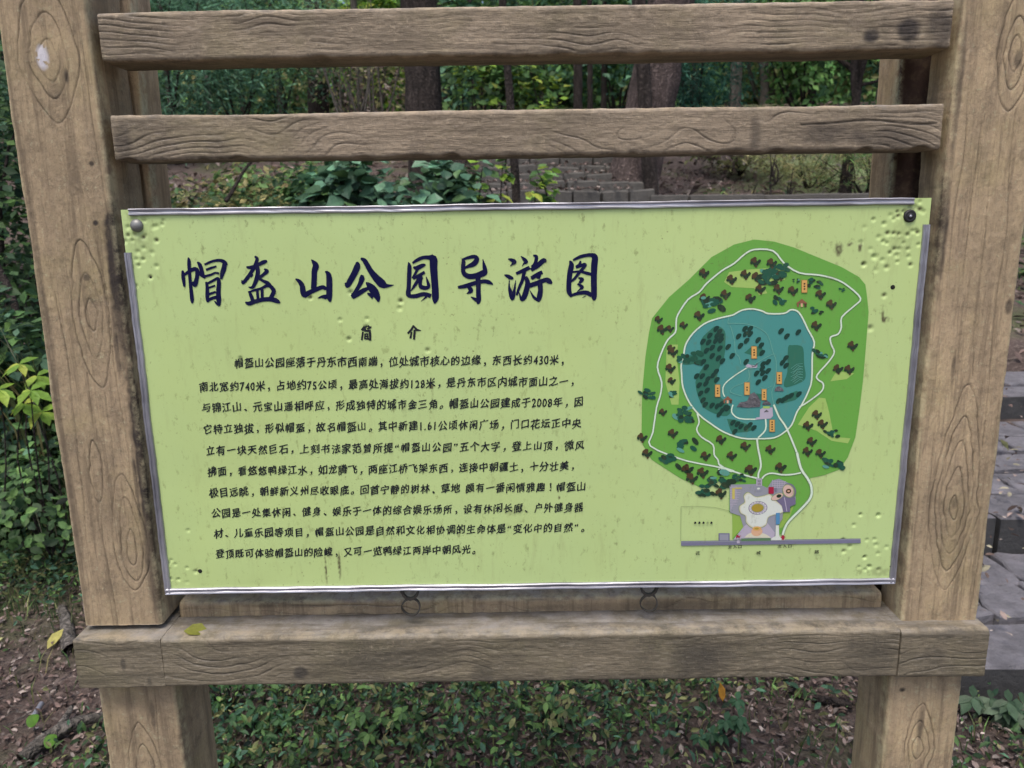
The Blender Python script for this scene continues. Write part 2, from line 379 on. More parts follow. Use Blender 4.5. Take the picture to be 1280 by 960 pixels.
LP = [(-0.676, 1.715, 0.030, 0.050, 0.070, (0.35, 0.9, 1.9), 3), (-0.664, 1.353, 0.017, 0.054, 0.054, (0.4, 1.3, 2.7), 8),
      (-0.648, 0.962, 0.015, 0.036, 0.072, (0.45, 1.5), 13), (-0.648, 0.962, 0.027, 0.062, 0.125, (1.15,), 17), (-0.690, 1.10, 0.012, 0.05, 0.06, (0.9,), 29), ]
RP = [(0.700, 1.705, 0.016, 0.042, 0.050, (0.4, 1.1, 2.3), 30), (0.686, 1.018, 0.017, 0.048, 0.070, (0.22, 1.0, 1.9, 2.9, 4.2), 41)]
stand = tag(empty('sign_stand', (0, 0.05, 0)),
            'brown wood-grain concrete sign stand, two thick posts and cross rails holding the green board', 'sign stand')
def lp_stain(u, s):
    return (blob(u, s, -0.615, 1.44, 0.016, 0.075) * 0.95 + blob(u, s, -0.617, 1.36, 0.014, 0.14) * 0.85 + blob(u, s, -0.614, 1.15, 0.013, 0.12) * 0.75 + blob(u, s, -0.616, 0.95, 0.013, 0.13) * 0.7 + blob(u, s, -0.632, 1.3, 0.004, 0.05) * .6 + blob(u, s, -0.628, 1.08, 0.003, 0.06) * .6
            + blob(u, s, -0.617, 1.13, 0.006, 0.1) * 0.5 + blob(u, s, -0.664, 1.41, 0.006, 0.006) * .8 + blob(u, s, -0.655, 1.695, 0.004, 0.012) * .9
            + blob(u, s, -0.675, 1.675, 0.012, 0.02) * .35 + blob(u, s, -0.635, 1.575, 0.004, 0.004) + blob(u, s, -0.64, 1.49, 0.004, 0.004)
            + blob(u, s, -0.735, 1.3, 0.006, 0.4) * .4)
def lp_paint(u, s): return blob(u, s, -0.6855, 1.722, 0.009, 0.016) * 0.9 * (N2.fbm(u * 160, s * 160, 2) > -0.28)
block('post', stand, M['post'], 'z', -0.744, -0.6135, 0.834, 2.02, 0.0, 0.105, fine=(0.834, 1.84), groovef=post_groove(LP, 2), stain_shade_f=lp_stain,
      paintf=lp_paint, seed=1, wave=0.004, label='left post with carved almond-shaped knots and a white paint dab near the top')
def rp_stain(u, s):
    return (blob(u, s, 0.622, 1.45, 0.008, 0.09) * .8 + blob(u, s, 0.625, 1.66, 0.005, 0.1) * .6 + blob(u, s, 0.705, 1.70, 0.006, 0.012) * .6
            + blob(u, s, 0.66, 1.25, 0.003, 0.03) * .7 + blob(u, s, 0.686, 1.03, 0.006, 0.012) * .55 + blob(u, s, 0.745, 1.2, 0.004, 0.3) * .3
            + blob(u, s, 0.735, 1.345, 0.006, 0.012) * .8)
block('post', stand, M['post'], 'z', 0.6185, 0.745, 0.816, 2.02, 0.0, 0.075, fine=(0.816, 1.84), groovef=post_groove(RP, 5), stain_shade_f=rp_stain,
      seed=33, wave=0.004, label='right post with tall nested carved knot rings')
# lower legs, under the beam
def leg_groove(ks, seed):
    return post_groove(ks, seed)
block('leg', stand, M['post'], 'z', -0.738, -0.606, -0.15, 0.737, 0.004, 0.135, fine=(0.55, 0.737), groovef=leg_groove([(-0.675, 0.56, 0.02, 0.06, 0.06, (0.6, 1.6), 4)], 3),
      stain_shade_f=lambda u, s: blob(u, s, -0.65, 0.66, 0.004, 0.03) * .6 + blob(u, s, -0.69, 0.69, 0.02, 0.02) * .3, seed=50, wave=0.004)
block('leg', stand, M['post'], 'z', 0.6135, 0.738, -0.15, 0.737, 0.004, 0.118, fine=(0.55, 0.737), groovef=leg_groove([(0.673, 0.575, 0.018, 0.05, 0.06, (0.3, 0.9, 1.7), 7)], 6),
      stain_shade_f=lambda u, s: blob(u, s, 0.635, 0.69, 0.006, 0.005) + blob(u, s, 0.672, 0.62, 0.006, 0.03) * .6, seed=61, wave=0.004)
# rails and beam
block('top_rail', stand, M['rail'], 'x', 1.7155, 1.781, -0.602, 0.606, 0.002, 0.080, groovef=rail_groove(3, 120, 1.0), chip=0.0025, seed=71, wave=0.0015, ds=0.002,
      stain_shade_f=lambda u, s: blob(u, s, 1.735, 0.493, 0.010, 0.012) * .9 + blob(u, s, 1.742, 0.545, 0.017, 0.018) + blob(u, s, 1.745, 0.59, 0.03, 0.02) * .7)
def r2_crack(u, s):
    g = rail_groove(9, 80, 2.0)(u, s)
    zc = 1.618 + 0.006 * N1(s * 14, 0 * u + 3)
    return np.maximum(g, 1.3 * np.exp(-((u - zc) / 0.0013) ** 2) * (s > 0.40) * (s < 0.6))
block('middle_rail', stand, M['rail'], 'x', 1.5775, 1.6415, -0.600, 0.606, 0.001, 0.070, groovef=r2_crack, chip=0.005, seed=82, wave=0.002, ds=0.002,
      stain_shade_f=lambda u, s: blob(u, s, 1.60, 0.44, 0.016, 0.05) * .55 + blob(u, s, 1.595, 0.53, 0.014, 0.06) * .6 + blob(u, s, 1.60, 0.335, 0.03, 0.008) * .5
      + blob(u, s, 1.605, -0.585, 0.03, 0.012) * .5)
beamst = lambda u, s: (blob(u, s, 0.775, 0.28, 0.035, 0.05) * .55 + blob(u, s, 0.77, 0.55, 0.04, 0.05) * .45 + blob(u, s, 0.76, -0.38, 0.012, 0.012) * .8
      + blob(u, s, 0.755, -0.08, 0.02, 0.02) * .35 + blob(u, s, 0.74, 0.05, 0.008, 0.5) * .3 + blob(u, s, 0.78, -0.2, 0.02, 0.1) * .25)
block('beam', stand, M['beam'], 'x', 0.7365, 0.8235, -0.6045, 0.6035, -0.030, 0.0440, groovef=rail_groove(15, 75, 1.6), chip=0.001, seed=93, wave=0.0015, ds=0.002, stain_shade_f=beamst)
block('beam_end_block', stand, M['beam'], 'x', 0.7362, 0.8240, -0.7475, -0.6048, -0.0304, 0.120, groovef=rail_groove(22, 50, 1.2), seed=95, wave=0.0008, rc=0.0035,
      stain_shade_f=lambda u, s: blob(u, s, 0.78, -0.67, 0.012, 0.004) * .6 + blob(u, s, 0.745, -0.63, 0.012, 0.004) * .5)
block('beam_end_block', stand, M['beam'], 'x', 0.7330, 0.8220, 0.6050, 0.7480, -0.032, 0.120, groovef=rail_groove(27, 45, 1.0), seed=97, wave=0.002, rc=0.009,
      stain_shade_f=lambda u, s: blob(u, s, 0.775, 0.66, 0.02, 0.02) * .3 + blob(u, s, 0.815, 0.7, 0.008, 0.1) * .4, label='right beam end block split off by a thin crack')
block('rear_plank', stand, M['post'], 'x', 0.7800, 0.8490, -0.602, 0.605, 0.0448, 0.085, groovef=rail_groove(40, 45, 0.6), seed=101, wave=0.001, ds=0.004,
      stain_shade_f=lambda u, s: blob(u, s, 0.845, -0.4, 0.008, 0.1) * .5 + blob(u, s, 0.83, 0.2, 0.01, 0.2) * .4)
block('rear_post', stand, M['rear'], 'z', -0.72, -0.6045, 0.8290, 2.02, 0.118, 0.190, fine=(0.829, 0.88), seed=111, rc=0.003, stain_shade_f=lambda u, s: blob(u, s, -0.612, 0.832, 0.02, 0.012) + blob(u, s, -0.610, 1.52, 0.012, 0.012) + blob(u, s, -0.618, 1.62, 0.003, 0.02))
block('rear_post', stand, M['rear'], 'z', 0.5875, 0.70, 0.8260, 2.02, 0.102, 0.180, fine=(0.826, 0.88), seed=112, rc=0.003, stain_shade_f=lambda u, s: 0 * u + 1.0, label='right rear post darkened by painted shade, seen behind the rails')  # shade painted over the whole front at full strength

# ------------------------------------------------------------------ the board
# the artwork's own corner marks, to turn points of the drawing into metres on the board
def board_uv(px, py):
    p = at(px, py, Y=0.0); return p[0], p[2]
board = tag(empty('map_board', (0, 0.006, 0.89)),
            'pale green park map board with Chinese title, text and a map, edged in dented aluminium', 'sign board')
X0, X1, Z0, Z1 = -0.6005, 0.6005, 0.8905, 1.5085
dents = []   # x, z, radius, depth
def dl(pts, ox, oy, sc, r=0.0041, dep=0.0021):
    for p in pts:
        x, z = board_uv(ox + p[0] / sc, oy + p[1] / sc)
        k = p[2] if len(p) > 2 else 1.0
        dents.append((x, z, r * (0.85 + 0.3 * random.random()), dep * k * (0.7 + 0.5 * random.random())))
dl([(395,190),(330,235),(350,228),(388,215),(270,190),(275,290),(262,305),(190,325),(350,325),(265,375),(320,405),(225,400),(215,450),(260,450),
    (230,490),(350,495),(308,570,1.5),(212,625),(160,235),(160,290),(140,330),(205,285)], 130, 240, 5.335)
dl([(490,237),(560,265),(430,290,.5),(605,210),(655,215),(625,235),(650,185),(735,150),(770,155),(800,170),(820,185),(585,330),(625,330),(660,335),
    (718,340),(525,355),(555,385),(580,395),(690,395),(720,435),(775,310),(785,325),(790,405),(470,435,.5),(630,435),(660,435),(600,460),(645,475),
    (725,485),(490,485),(550,508),(650,520),(425,535),(578,557),(737,540),(405,390),(562,745),(505,575,.5),(750,315),(690,185),(800,120)], 1000, 230, 5.335)
dl([(190,5),(230,45),(350,80),(185,190),(265,195),(350,225,.6),(165,30)], 190, 700, 8)
dl([(593,211),(618,340)], 0, 580, 2.525)
dl([(50,240),(10,325),(37,323),(43,343),(3,385),(50,373),(80,350),(20,420),(52,430),(5,430)], 1080, 560, 2.825)
dl([(1160,213),(1270,215),(1120,278),(1053,372),(1095,408),(1057,440),(1185,477),(1150,537),(1210,530)], 840, 600, 4.923)
dl([(430,165),(545,150),(688,175),(685,195),(515,228),(592,225),(540,283),(765,315),(590,250),(230,338)], 200, 300, 2.286, 0.0042, 0.0022)
dl([(985,385),(1005,100),(960,130)], 780, 290, 3.2, 0.005)
gx = np.linspace(X0, X1, 860); gz = np.linspace(Z0, Z1, 443)
GX, GZ = np.meshgrid(gx, gz, indexing='ij')
def bend(x, z):
    return (0.0022 * N1.fbm(x * 3.1 + 4, z * 3.7, 3) + 0.0006 * N2.fbm(x * 11, z * 13, 2)) * np.clip((0.22 - x) / .15, 0.08, 1)
def board_y(x, z):
    """front surface of the sheet: almost flat, buckled a little, pocked by stones"""
    y = bend(x, z)
    for dx, dz, r, dep in dents:
        q = ((x - dx) ** 2 + (z - dz) ** 2) / r ** 2
        y = y + dep * np.exp(-q * 1.8) - 0.05 * dep * np.exp(-(np.sqrt(q) - 1.35) ** 2 * 8)
    return y
GY = board_y(GX, GZ)
nx, nz = GX.shape
i = np.arange(nx - 1)[:, None]; j = np.arange(nz - 1)[None]
Fp = np.stack([i * nz + j, (i + 1) * nz + j, (i + 1) * nz + j + 1, i * nz + j + 1], -1).reshape(-1, 4)
me = mesh_np('panel', np.stack([GX, GY, GZ], -1).reshape(-1, 3), Fp, True)
gr = np.zeros_like(GX)
for dx, dz, r, dep in dents:
    if dep > 0.002: gr += 1.1 * np.exp(-(((GX - dx) ** 2 + (GZ - dz - r * .25) ** 2) / (r * .55) ** 2)) * random.random()  # dirt plus painted shade, set above the centre of deeper dents
def grime_shade(px, py, rx, rz, k):
    x, z = board_uv(px, py)
    return k * np.clip(1.2 - ((GX - x) / rx) ** 2 - ((GZ - z) / rz) ** 2 - 1.6 * np.abs(N2.fbm(GX * 160, GZ * 110, 3)), 0, 1)
for q in ((407,712,.0025,.03,1),(424,706,.003,.03,1),(412,690,.006,.012,.6),(1048,312,.008,.012,1),(1062,305,.006,.004,1),(1075,308,.004,.010,1),(1046,335,.004,.01,.7),
          (1104,390,.003,.015,.9),(1107,400,.007,.006,1),(539,484,.004,.006,1.2),(540,492,.0025,.02,.6),(1128,300,.02,.03,.25),(176,300,.025,.03,.25),
          (170,270,.02,.012,.4),(1100,715,.02,.01,.35),(505,510,.006,.02,.25),(640,640,.02,.01,.25),(699,622,.002,.004,1),(870,560,.02,.02,.15),(1140,262,.02,.006,.5)):
    gr += grime_shade(*q)
attr(me, 'grime_shade', np.clip(gr, 0, 1))
pan = link('panel', me, M['panel'], board)
bk = [(X0, .014, Z0), (X1, .014, Z0), (X1, .014, Z1), (X0, .014, Z1)]
Vb = bk + [(x, 0.0025, z) for x, _, z in bk]
link('panel_back', mesh_np('panel_back', Vb, [(0, 3, 2, 1), (0, 1, 5, 4), (1, 2, 6, 5), (2, 3, 7, 6), (3, 0, 4, 7)]), M['steel'], board)

# aluminium edging: a ridged strip swept along each side
def trim(p, q, inward, label=None):
    prof = [(0.0, 0.013), (0.0, -0.0030), (0.0012, -0.0040), (0.0032, -0.0034), (0.0045, -0.0018), (0.0062, -0.0020), (0.0080, -0.0036), (0.0100, -0.0036), (0.0116, -0.0022), (0.0120, 0.001)]
    p, q = np.array(p, float), np.array(q, float); n = 60; V = []
    for k in range(n + 1):
        c = p + (q - p) * k / n
        wv = 0.0006 * N1(k * 0.35, p[0] * 9 + p[1] * 5) + 0.0004 * N2(k * 1.3, p[1] * 9)
        for (a, y) in prof: a = a * .86; V.append((c[0] + inward[0] * (a + wv), y + 0.0004 * N3(k * .8, a * 500) + float(board_y(c[0], c[1])) * .6, c[1] + inward[1] * (a + wv)))
    m = len(prof); F = [(k * m + a, k * m + a + 1, (k + 1) * m + a + 1, (k + 1) * m + a) for k in range(n) for a in range(m - 1)]
    F += [tuple(range(m))[::-1][:4]] if False else []
    o = link('edge_trim', mesh_np('edge_trim', V, F, False), M['alu'], board)
    if label: o['label'] = label
trim((-0.588, Z1 + .001), (0.574, Z1 + .001), (0, -1), 'top aluminium strip, missing at both corners')
trim((X0 - .001, 1.446), (X0 - .001, Z0 + 0.001), (1, 0), 'left aluminium strip, torn off near the top')
trim((X1 + .001, 1.470), (X1 + .001, Z0 + 0.001), (-1, 0))
trim((X0 + 0.0005, Z0 - .001), (X1 - 0.0005, Z0 - .001), (0, 1))

def lathe(name, prof, cx, y, cz, mat, parent, n=28, label=None):
    V = []; m = len(prof)
    for k in range(n):
        a = 2 * math.pi * k / n
        for r, d in prof: V.append((cx + r * math.cos(a), y + d, cz + r * math.sin(a)))
    F = [(k * m + j, ((k + 1) % n) * m + j, ((k + 1) % n) * m + j + 1, k * m + j + 1) for k in range(n) for j in range(m - 1)]
    o = link(name, mesh_np(name, V, [f[::-1] for f in F], True), mat, parent)
    if label: o['label'] = label
    return o
x, z = board_uv(171, 282)
lathe('bolt_head', [(0.0, -0.0062), (0.003, -0.0060), (0.006, -0.0048), (0.0088, -0.0024), (0.0098, 0.0), (0.0098, 0.0015)], x, -0.0005, z, M['steel'], board, label='grey domed bolt head')
x, z = board_uv(1137, 270)
wsh = lathe('washer', [(0.0018, -0.0032), (0.0032, -0.0036), (0.0046, -0.0020), (0.0060, -0.0024), (0.0080, -0.0028), (0.0092, -0.0012), (0.0096, 0.0015)], x, -0.0005, z, M['black'], board, label='black rubber washer')
lathe('screw_head', [(0.0, -0.0036), (0.0012, -0.0038), (0.0017, -0.0036), (0.0020, -0.0030)], x, -0.0007, z, M['alu'], wsh, 16)
for (px, py, r) in ((1116, 359, .0032), (250, 714, .0032), (1113, 708, .0012), (187.5, 347, .0018)):
    x, z = board_uv(px, py); lathe('hole', [(0.0, 0.0), (r * .7, 0.0), (r, 0.0003), (r * 1.15, 0.0009)], x, float(board_y(x, z)) - 0.0008, z, M['hole'], board, 16)

# hanging rings under the board: a bent strap and a flat ring
def sweep(path, wdt, thk, closed=False):
    """flat ribbon: path in the XZ plane, wdt in Y"""
    P = np.array(path, float); n = len(P); T = np.roll(P, -1, 0) - np.roll(P, 1, 0)
    if not closed: T[0] = P[1] - P[0]; T[-1] = P[-1] - P[-2]
    T /= np.linalg.norm(T, axis=1)[:, None]; Nn = np.stack([-T[:, 2], np.zeros(n), T[:, 0]], 1); V = []
    for k in range(n):
        for a, b in ((-1, -1), (1, -1), (1, 1), (-1, 1)): V.append(P[k] + Nn[k] * a * thk / 2 + np.array([0, b * wdt / 2, 0]))
    F = [(k * 4 + a, k * 4 + (a + 1) % 4, ((k + 1) % n) * 4 + (a + 1) % 4, ((k + 1) % n) * 4 + a) for k in range(n if closed else n - 1) for a in range(4)]
    return V, F
for px, pyt, kk in ((512, 741, 0), (812, 736, 1)):
    x, z = board_uv(px, pyt)
    s_ = empty('hanging_ring', (x, 0.006, z)); s_.parent = board; s_.location = Vector((x, 0.0, z - 0.89))
    V, F = sweep([(x - .0145, .006, z + .003), (x - .011, .006, z - .007), (x - .006, .006, z - .0125), (x, .006, z - .014), (x + .006, .006, z - .0125), (x + .011, .006, z - .007), (x + .0145, .006, z + .003)], 0.007, 0.004)
    link('bracket', mesh_np('bracket', V, F), M['strap'], s_)
    rr = 0.0150; zc = z - 0.0135 - rr
    V, F = sweep([(x + (rr - .001 * kk) * math.cos(a), 0.006 + .002 * math.sin(2 * a), zc + rr * math.sin(a)) for a in np.linspace(0, 2 * math.pi, 29)[:-1]], 0.006, 0.0019, True)
    link('ring', mesh_np('ring', V, F, False), M['strap'], s_)
# ------------------------------------------------------------------ print on the board: flat ink shapes a fraction of a millimetre proud
class Ink:
    """collects flat shapes (board metres) and links them as one printed part"""
    def __init__(s): s.V = []; s.F = []; s.mi = []; s.mats = []; s.k = 0
    def slot(s, m):
        if m not in s.mats: s.mats.append(m)
        return s.mats.index(m)
    def tri(s, P, T, m, lay):
        s.k += 1; y = -0.0007 - lay * 0.00014 - (s.k % 43) * 0.000003
        b = len(s.V); q = s.slot(m)
        for x, z in P: s.V.append((x, y, z))
        for t in T:
            a, b_, c = P[t[0]], P[t[1]], P[t[2]]
            ar = (b_[0] - a[0]) * (c[1] - a[1]) - (b_[1] - a[1]) * (c[0] - a[0])
            if abs(ar) < 1e-12: continue
            t = t if ar > 0 else (t[0], t[2], t[1])
            s.F.append((b + t[0], b + t[1], b + t[2])); s.mi.append(q)
    def poly(s, pts, m, lay):
        T = tessellate_polygon([[Vector((x, z, 0)) for x, z in pts]]); s.tri(pts, T, m, lay)
    def ell(s, cx, cz, rx, rz, m, lay, rot=0.0, n=18):
        c, d = math.cos(rot), math.sin(rot)
        s.poly([(cx + rx * math.cos(a) * c - rz * math.sin(a) * d, cz + rx * math.cos(a) * d + rz * math.sin(a) * c) for a in np.linspace(0, 2 * math.pi, n + 1)[:-1]], m, lay)
    def stroke(s, pts, m, lay, n=9):
        """pts: (x, z, width); segments joined by discs"""
        for (a, b) in zip(pts[:-1], pts[1:]):
            dx, dz = b[0] - a[0], b[1] - a[1]; L = math.hypot(dx, dz) or 1e-9; nx_, nz_ = -dz / L, dx / L
            s.poly([(a[0] + nx_ * a[2] / 2, a[1] + nz_ * a[2] / 2), (b[0] + nx_ * b[2] / 2, b[1] + nz_ * b[2] / 2),
                    (b[0] - nx_ * b[2] / 2, b[1] - nz_ * b[2] / 2), (a[0] - nx_ * a[2] / 2, a[1] - nz_ * a[2] / 2)], m, lay)
        for p in pts[1:-1]:
            s.poly([(p[0] + p[2] / 2 * math.cos(t), p[1] + p[2] / 2 * math.sin(t)) for t in np.linspace(0, 2 * math.pi, n + 1)[:-1]], m, lay)
    def build(s, name, parent):
        V = np.array(s.V); V[:, 1] += bend(V[:, 0], V[:, 2]) + .0002; me = mesh_np(name, V, s.F, False, s.mi)
        return link(name, me, [M[m] for m in s.mats], parent)

def smooth(pts, n=4, closed=False):
    """Catmull-Rom through the points (any number of columns)"""
    P = np.array(pts, float); m = len(P); out = []
    for k in range(m if closed else m - 1):
        g = (lambda q: P[q % m]) if closed else (lambda q: P[min(max(q, 0), m - 1)])
        a, b, c, d = g(k - 1), g(k), g(k + 1), g(k + 2)
        for t in np.arange(n) / n:
            out.append(0.5 * (2 * b + (c - a) * t + (2 * a - 5 * b + 4 * c - d) * t * t + (3 * b - a - 3 * c + d) * t ** 3))
    if not closed: out.append(P[-1])
    return np.array(out)

def conv(ox, oy, sc):
    pxm = 1.27e-3 / sc      # about 1.27 mm of board to a pixel of the drawing
    def f(pts, w=None):
        r = []
        for p in pts:
            x, z = board_uv(ox + p[0] / sc, oy + p[1] / sc)
            r.append((x, z) if len(p) == 2 else (x, z, p[2] * pxm))
        return r
    return f, pxm

# --- title in brush strokes (x, y, width)
title = Ink()
C1 = [[(78,262,26),(80,290,34),(84,340,42),(92,400,34),(97,445,18)], [(70,320,26),(110,295,30),(160,262,36),(215,238,44),(246,262,48),(240,340,44),(215,420,52),(192,385,20)],
 [(142,108,12),(150,140,36),(152,200,40),(156,280,36),(165,400,36),(175,500,40),(184,590,42),(185,632,14)],
 [(245,160,14),(270,185,42),(290,235,44),(308,300,40),(332,345,22)], [(240,255,36),(280,300,34),(320,335,24)],
 [(328,190,22),(380,165,26),(440,145,28),(510,140,34),(560,165,44),(590,192,12)], [(560,165,44),(550,230,54),(530,290,48),(518,355,26)],
 [(345,250,26),(400,228,26),(465,208,20)], [(335,322,26),(400,305,26),(450,283,22),(495,290,24)],
 [(345,385,22),(358,450,38),(358,560,42),(365,618,28)], [(350,410,24),(420,375,28),(480,345,30),(492,400,46),(485,500,50),(490,600,54),(498,660,16)],
 [(370,455,24),(450,428,20)], [(370,530,28),(455,500,24)], [(365,595,34),(430,568,34),(490,560,44)], [(440,605,10),(470,635,30),(500,650,34)],
 [(905,98,24),(930,118,34),(915,180,40),(888,235,38),(825,330,40),(768,398,34),(755,365,10)], [(808,215,18),(850,222,36),(920,200,34),(1000,162,44),(1040,148,26)],
 [(850,320,40),(880,300,22)], [(925,190,44),(938,260,46),(930,330,50),(905,400,42),(875,450,32),(830,445,10)], [(1010,240,16),(1042,262,44),(1000,305,34),(950,340,34)],
 [(930,330,34),(990,370,32),(1050,400,44),(1090,435,26)], [(835,490,22),(858,540,40),(880,600,42)], [(845,500,18),(900,480,26),(980,460,28),(1060,425,40),(1120,485,48),(1100,540,44),(1075,590,40)],
 [(930,480,30),(940,590,32)], [(985,470,34),(988,590,34)], [(795,618,18),(835,635,46),(900,612,46),(1000,588,46),(1090,585,52),(1150,602,54),(1190,625,20)]]
C2 = [[(268,132,8),(300,165,46),(322,205,68),(305,260,62),(302,340,60),(296,465,62)], [(88,352,14),(130,378,44),(165,430,56),(175,500,64),(195,535,62),(250,505,52),(320,475,46),(400,445,44),(435,470,36)],
 [(400,430,30),(420,470,30)], [(428,268,14),(460,290,48),(474,350,64),(474,480,66),(474,560,62),(484,610,24)], [(340,572,6),(395,555,34),(440,560,58)],
 [(795,168,34),(795,210,68),(760,290,66),(715,370,64),(680,430,50),(655,395,12)], [(835,120,22),(875,140,48),(915,205,56),(950,265,60),(1010,340,78),(1075,405,92),(1120,430,48),(1212,422,6)],
 [(842,318,30),(848,345,60),(825,410,46),(785,480,44),(745,555,58)], [(735,550,66),(800,525,52),(870,480,48),(940,452,26)], [(895,392,14),(935,430,66),(985,490,92),(1025,560,64),(1035,612,22)], [(910,515,20),(980,555,60)]]
C3 = [[(143,160,6),(155,205,44),(152,300,48),(146,450,46),(142,530,54),(180,560,24)], [(190,172,20),(240,138,36),(310,108,38),(380,108,48),(428,125,84),(430,220,82),(440,350,76),(450,500,76),(450,580,70),(442,632,14)],
 [(200,218,20),(240,228,46),(300,200,44),(335,190,20)], [(250,235,34),(222,290,28),(190,345,26)], [(195,350,26),(260,315,36),(330,275,32)], [(285,310,44),(245,380,38),(205,440,30),(170,490,8)],
 [(290,330,42),(278,390,36),(285,440,46),(340,455,44),(375,440,36),(368,400,34),(345,325,6)], [(160,550,40),(230,548,46),(320,525,46),(400,548,50)], [(350,555,24),(288,606,5)],
 [(758,120,16),(772,160,44),(765,230,44),(778,290,50),(840,325,58),(930,312,62),(1000,285,70),(1020,270,50),(1010,215,44),(992,125,5)],
 [(765,130,22),(830,108,34),(900,98,42),(925,130,52),(890,180,58),(830,207,38),(785,228,22)], [(708,448,28),(790,435,46),(900,400,46),(1000,380,42),(1060,390,46),(1108,415,12)],
 [(935,310,60),(940,400,54),(942,500,52),(945,590,54),(935,634,26)], [(855,555,8),(905,585,38),(940,600,46)], [(815,440,22),(840,455,44),(856,490,50),(808,522,5)]]
C4 = [[(138,125,10),(175,135,36),(212,158,46),(185,185,22),(160,208,5)], [(95,305,8),(135,322,40),(188,345,26),(140,350,14)], [(152,365,8),(150,440,22),(165,500,46),(186,575,44),(205,510,36),(226,365,5)],
 [(284,92,6),(318,125,36),(345,158,42),(320,175,20),(298,208,5)], [(230,292,30),(300,262,42),(385,222,42)], [(325,265,40),(300,370,36),(265,450,32),(235,540,24)],
 [(335,330,40),(362,390,54),(350,470,60),(320,560,58),(290,585,34),(262,500,8)], [(425,85,18),(462,100,38),(445,180,36),(405,215,26)], [(400,250,40),(470,205,52),(545,140,50),(572,160,12)],
 [(405,345,44),(460,310,46),(530,272,40)], [(500,290,38),(480,350,44)], [(380,430,50),(470,400,54),(570,362,48),(605,378,58),(638,402,20)], [(500,400,58),(508,480,54),(495,560,58),(484,608,28)], [(490,600,30),(435,565,30),(388,485,6)],
 [(840,145,14),(862,190,54),(845,280,58),(832,400,54),(835,500,54),(865,555,26)], [(880,140,22),(960,100,36),(1040,82,38),(1090,80,44),(1130,105,66),(1122,200,70),(1118,320,66),(1118,450,66),(1120,560,58),(1122,588,18)],
 [(965,145,18),(955,190,36),(915,220,34)], [(915,225,24),(1010,188,40),(1005,220,34),(955,275,34),(900,345,30),(855,385,20)], [(862,275,20),(960,268,26),(1040,288,36),(1095,302,30)],
 [(940,340,14),(985,358,42),(950,400,26)], [(930,408,20),(985,445,38),(960,470,20),(925,500,6)], [(855,540,30),(950,515,38),(1030,508,48),(1095,540,46)], [(1025,545,10),(985,566,5)]]
for strokes, ox in ((C1, 220), (C2, 360), (C3, 495), (C4, 620)):
    f, pm = conv(ox, 310, 9.143)
    for st in strokes: title.stroke([tuple(p) for p in smooth(f(st), 3)], 'ink', 1, 8)
f, pm = conv(430, 390, 10.667)
for st in [[(240,240,30),(275,190,24)],[(265,205,20),(312,190,20)],[(285,205,18),(280,232,22)],[(320,180,20),(350,205,28),(310,225,18)],[(330,205,18),(370,195,16)],
           [(245,242,26),(300,222,18)],[(255,262,24),(240,372,24)],[(272,250,22),(345,246,30),(352,300,30),(350,378,30)],[(285,285,20),(280,360,20)],[(290,290,20),(330,290,20)],
           [(288,322,20),(330,322,20)],[(288,355,20),(335,355,22)],[(318,285,16),(318,360,16)],
           [(930,175,20),(905,225,30),(852,285,24)],[(932,185,22),(970,235,32),(1030,245,10)],[(905,260,22),(885,348,28)],[(945,235,30),(935,365,28)]]:
    title.stroke(f(st), 'text', 1, 8)
title.build('title_lettering', board)

# --- body text: glyph outlines thickened, slanted and jostled like brush script
glyphs = {}
def glyph(ch):
    if ch in glyphs: return glyphs[ch]
    c = bpy.data.curves.new('glyph', 'FONT'); c.body = ch; c.offset = 0.0; c.resolution_u = 3
    o = bpy.data.objects.new('glyph', c); COL.objects.link(o)
    me = bpy.data.meshes.new_from_object(o.evaluated_get(bpy.context.evaluated_depsgraph_get()))
    me.calc_loop_triangles()
    v = np.array([p.co[:2] for p in me.vertices]).reshape(-1, 2); tr = [tuple(t.vertices) for t in me.loop_triangles]
    bpy.data.objects.remove(o); bpy.data.curves.remove(c); bpy.data.meshes.remove(me)
    glyphs[ch] = (v, tr); return glyphs[ch]
text = Ink()
EMW = 1.0
def adv(ch):
    if ch in '0123456789': return 0.52
    if ch == '.': return 0.30
    if ch == ' ': return 0.45
    if ch in '“”': return 0.62
    return 1.0
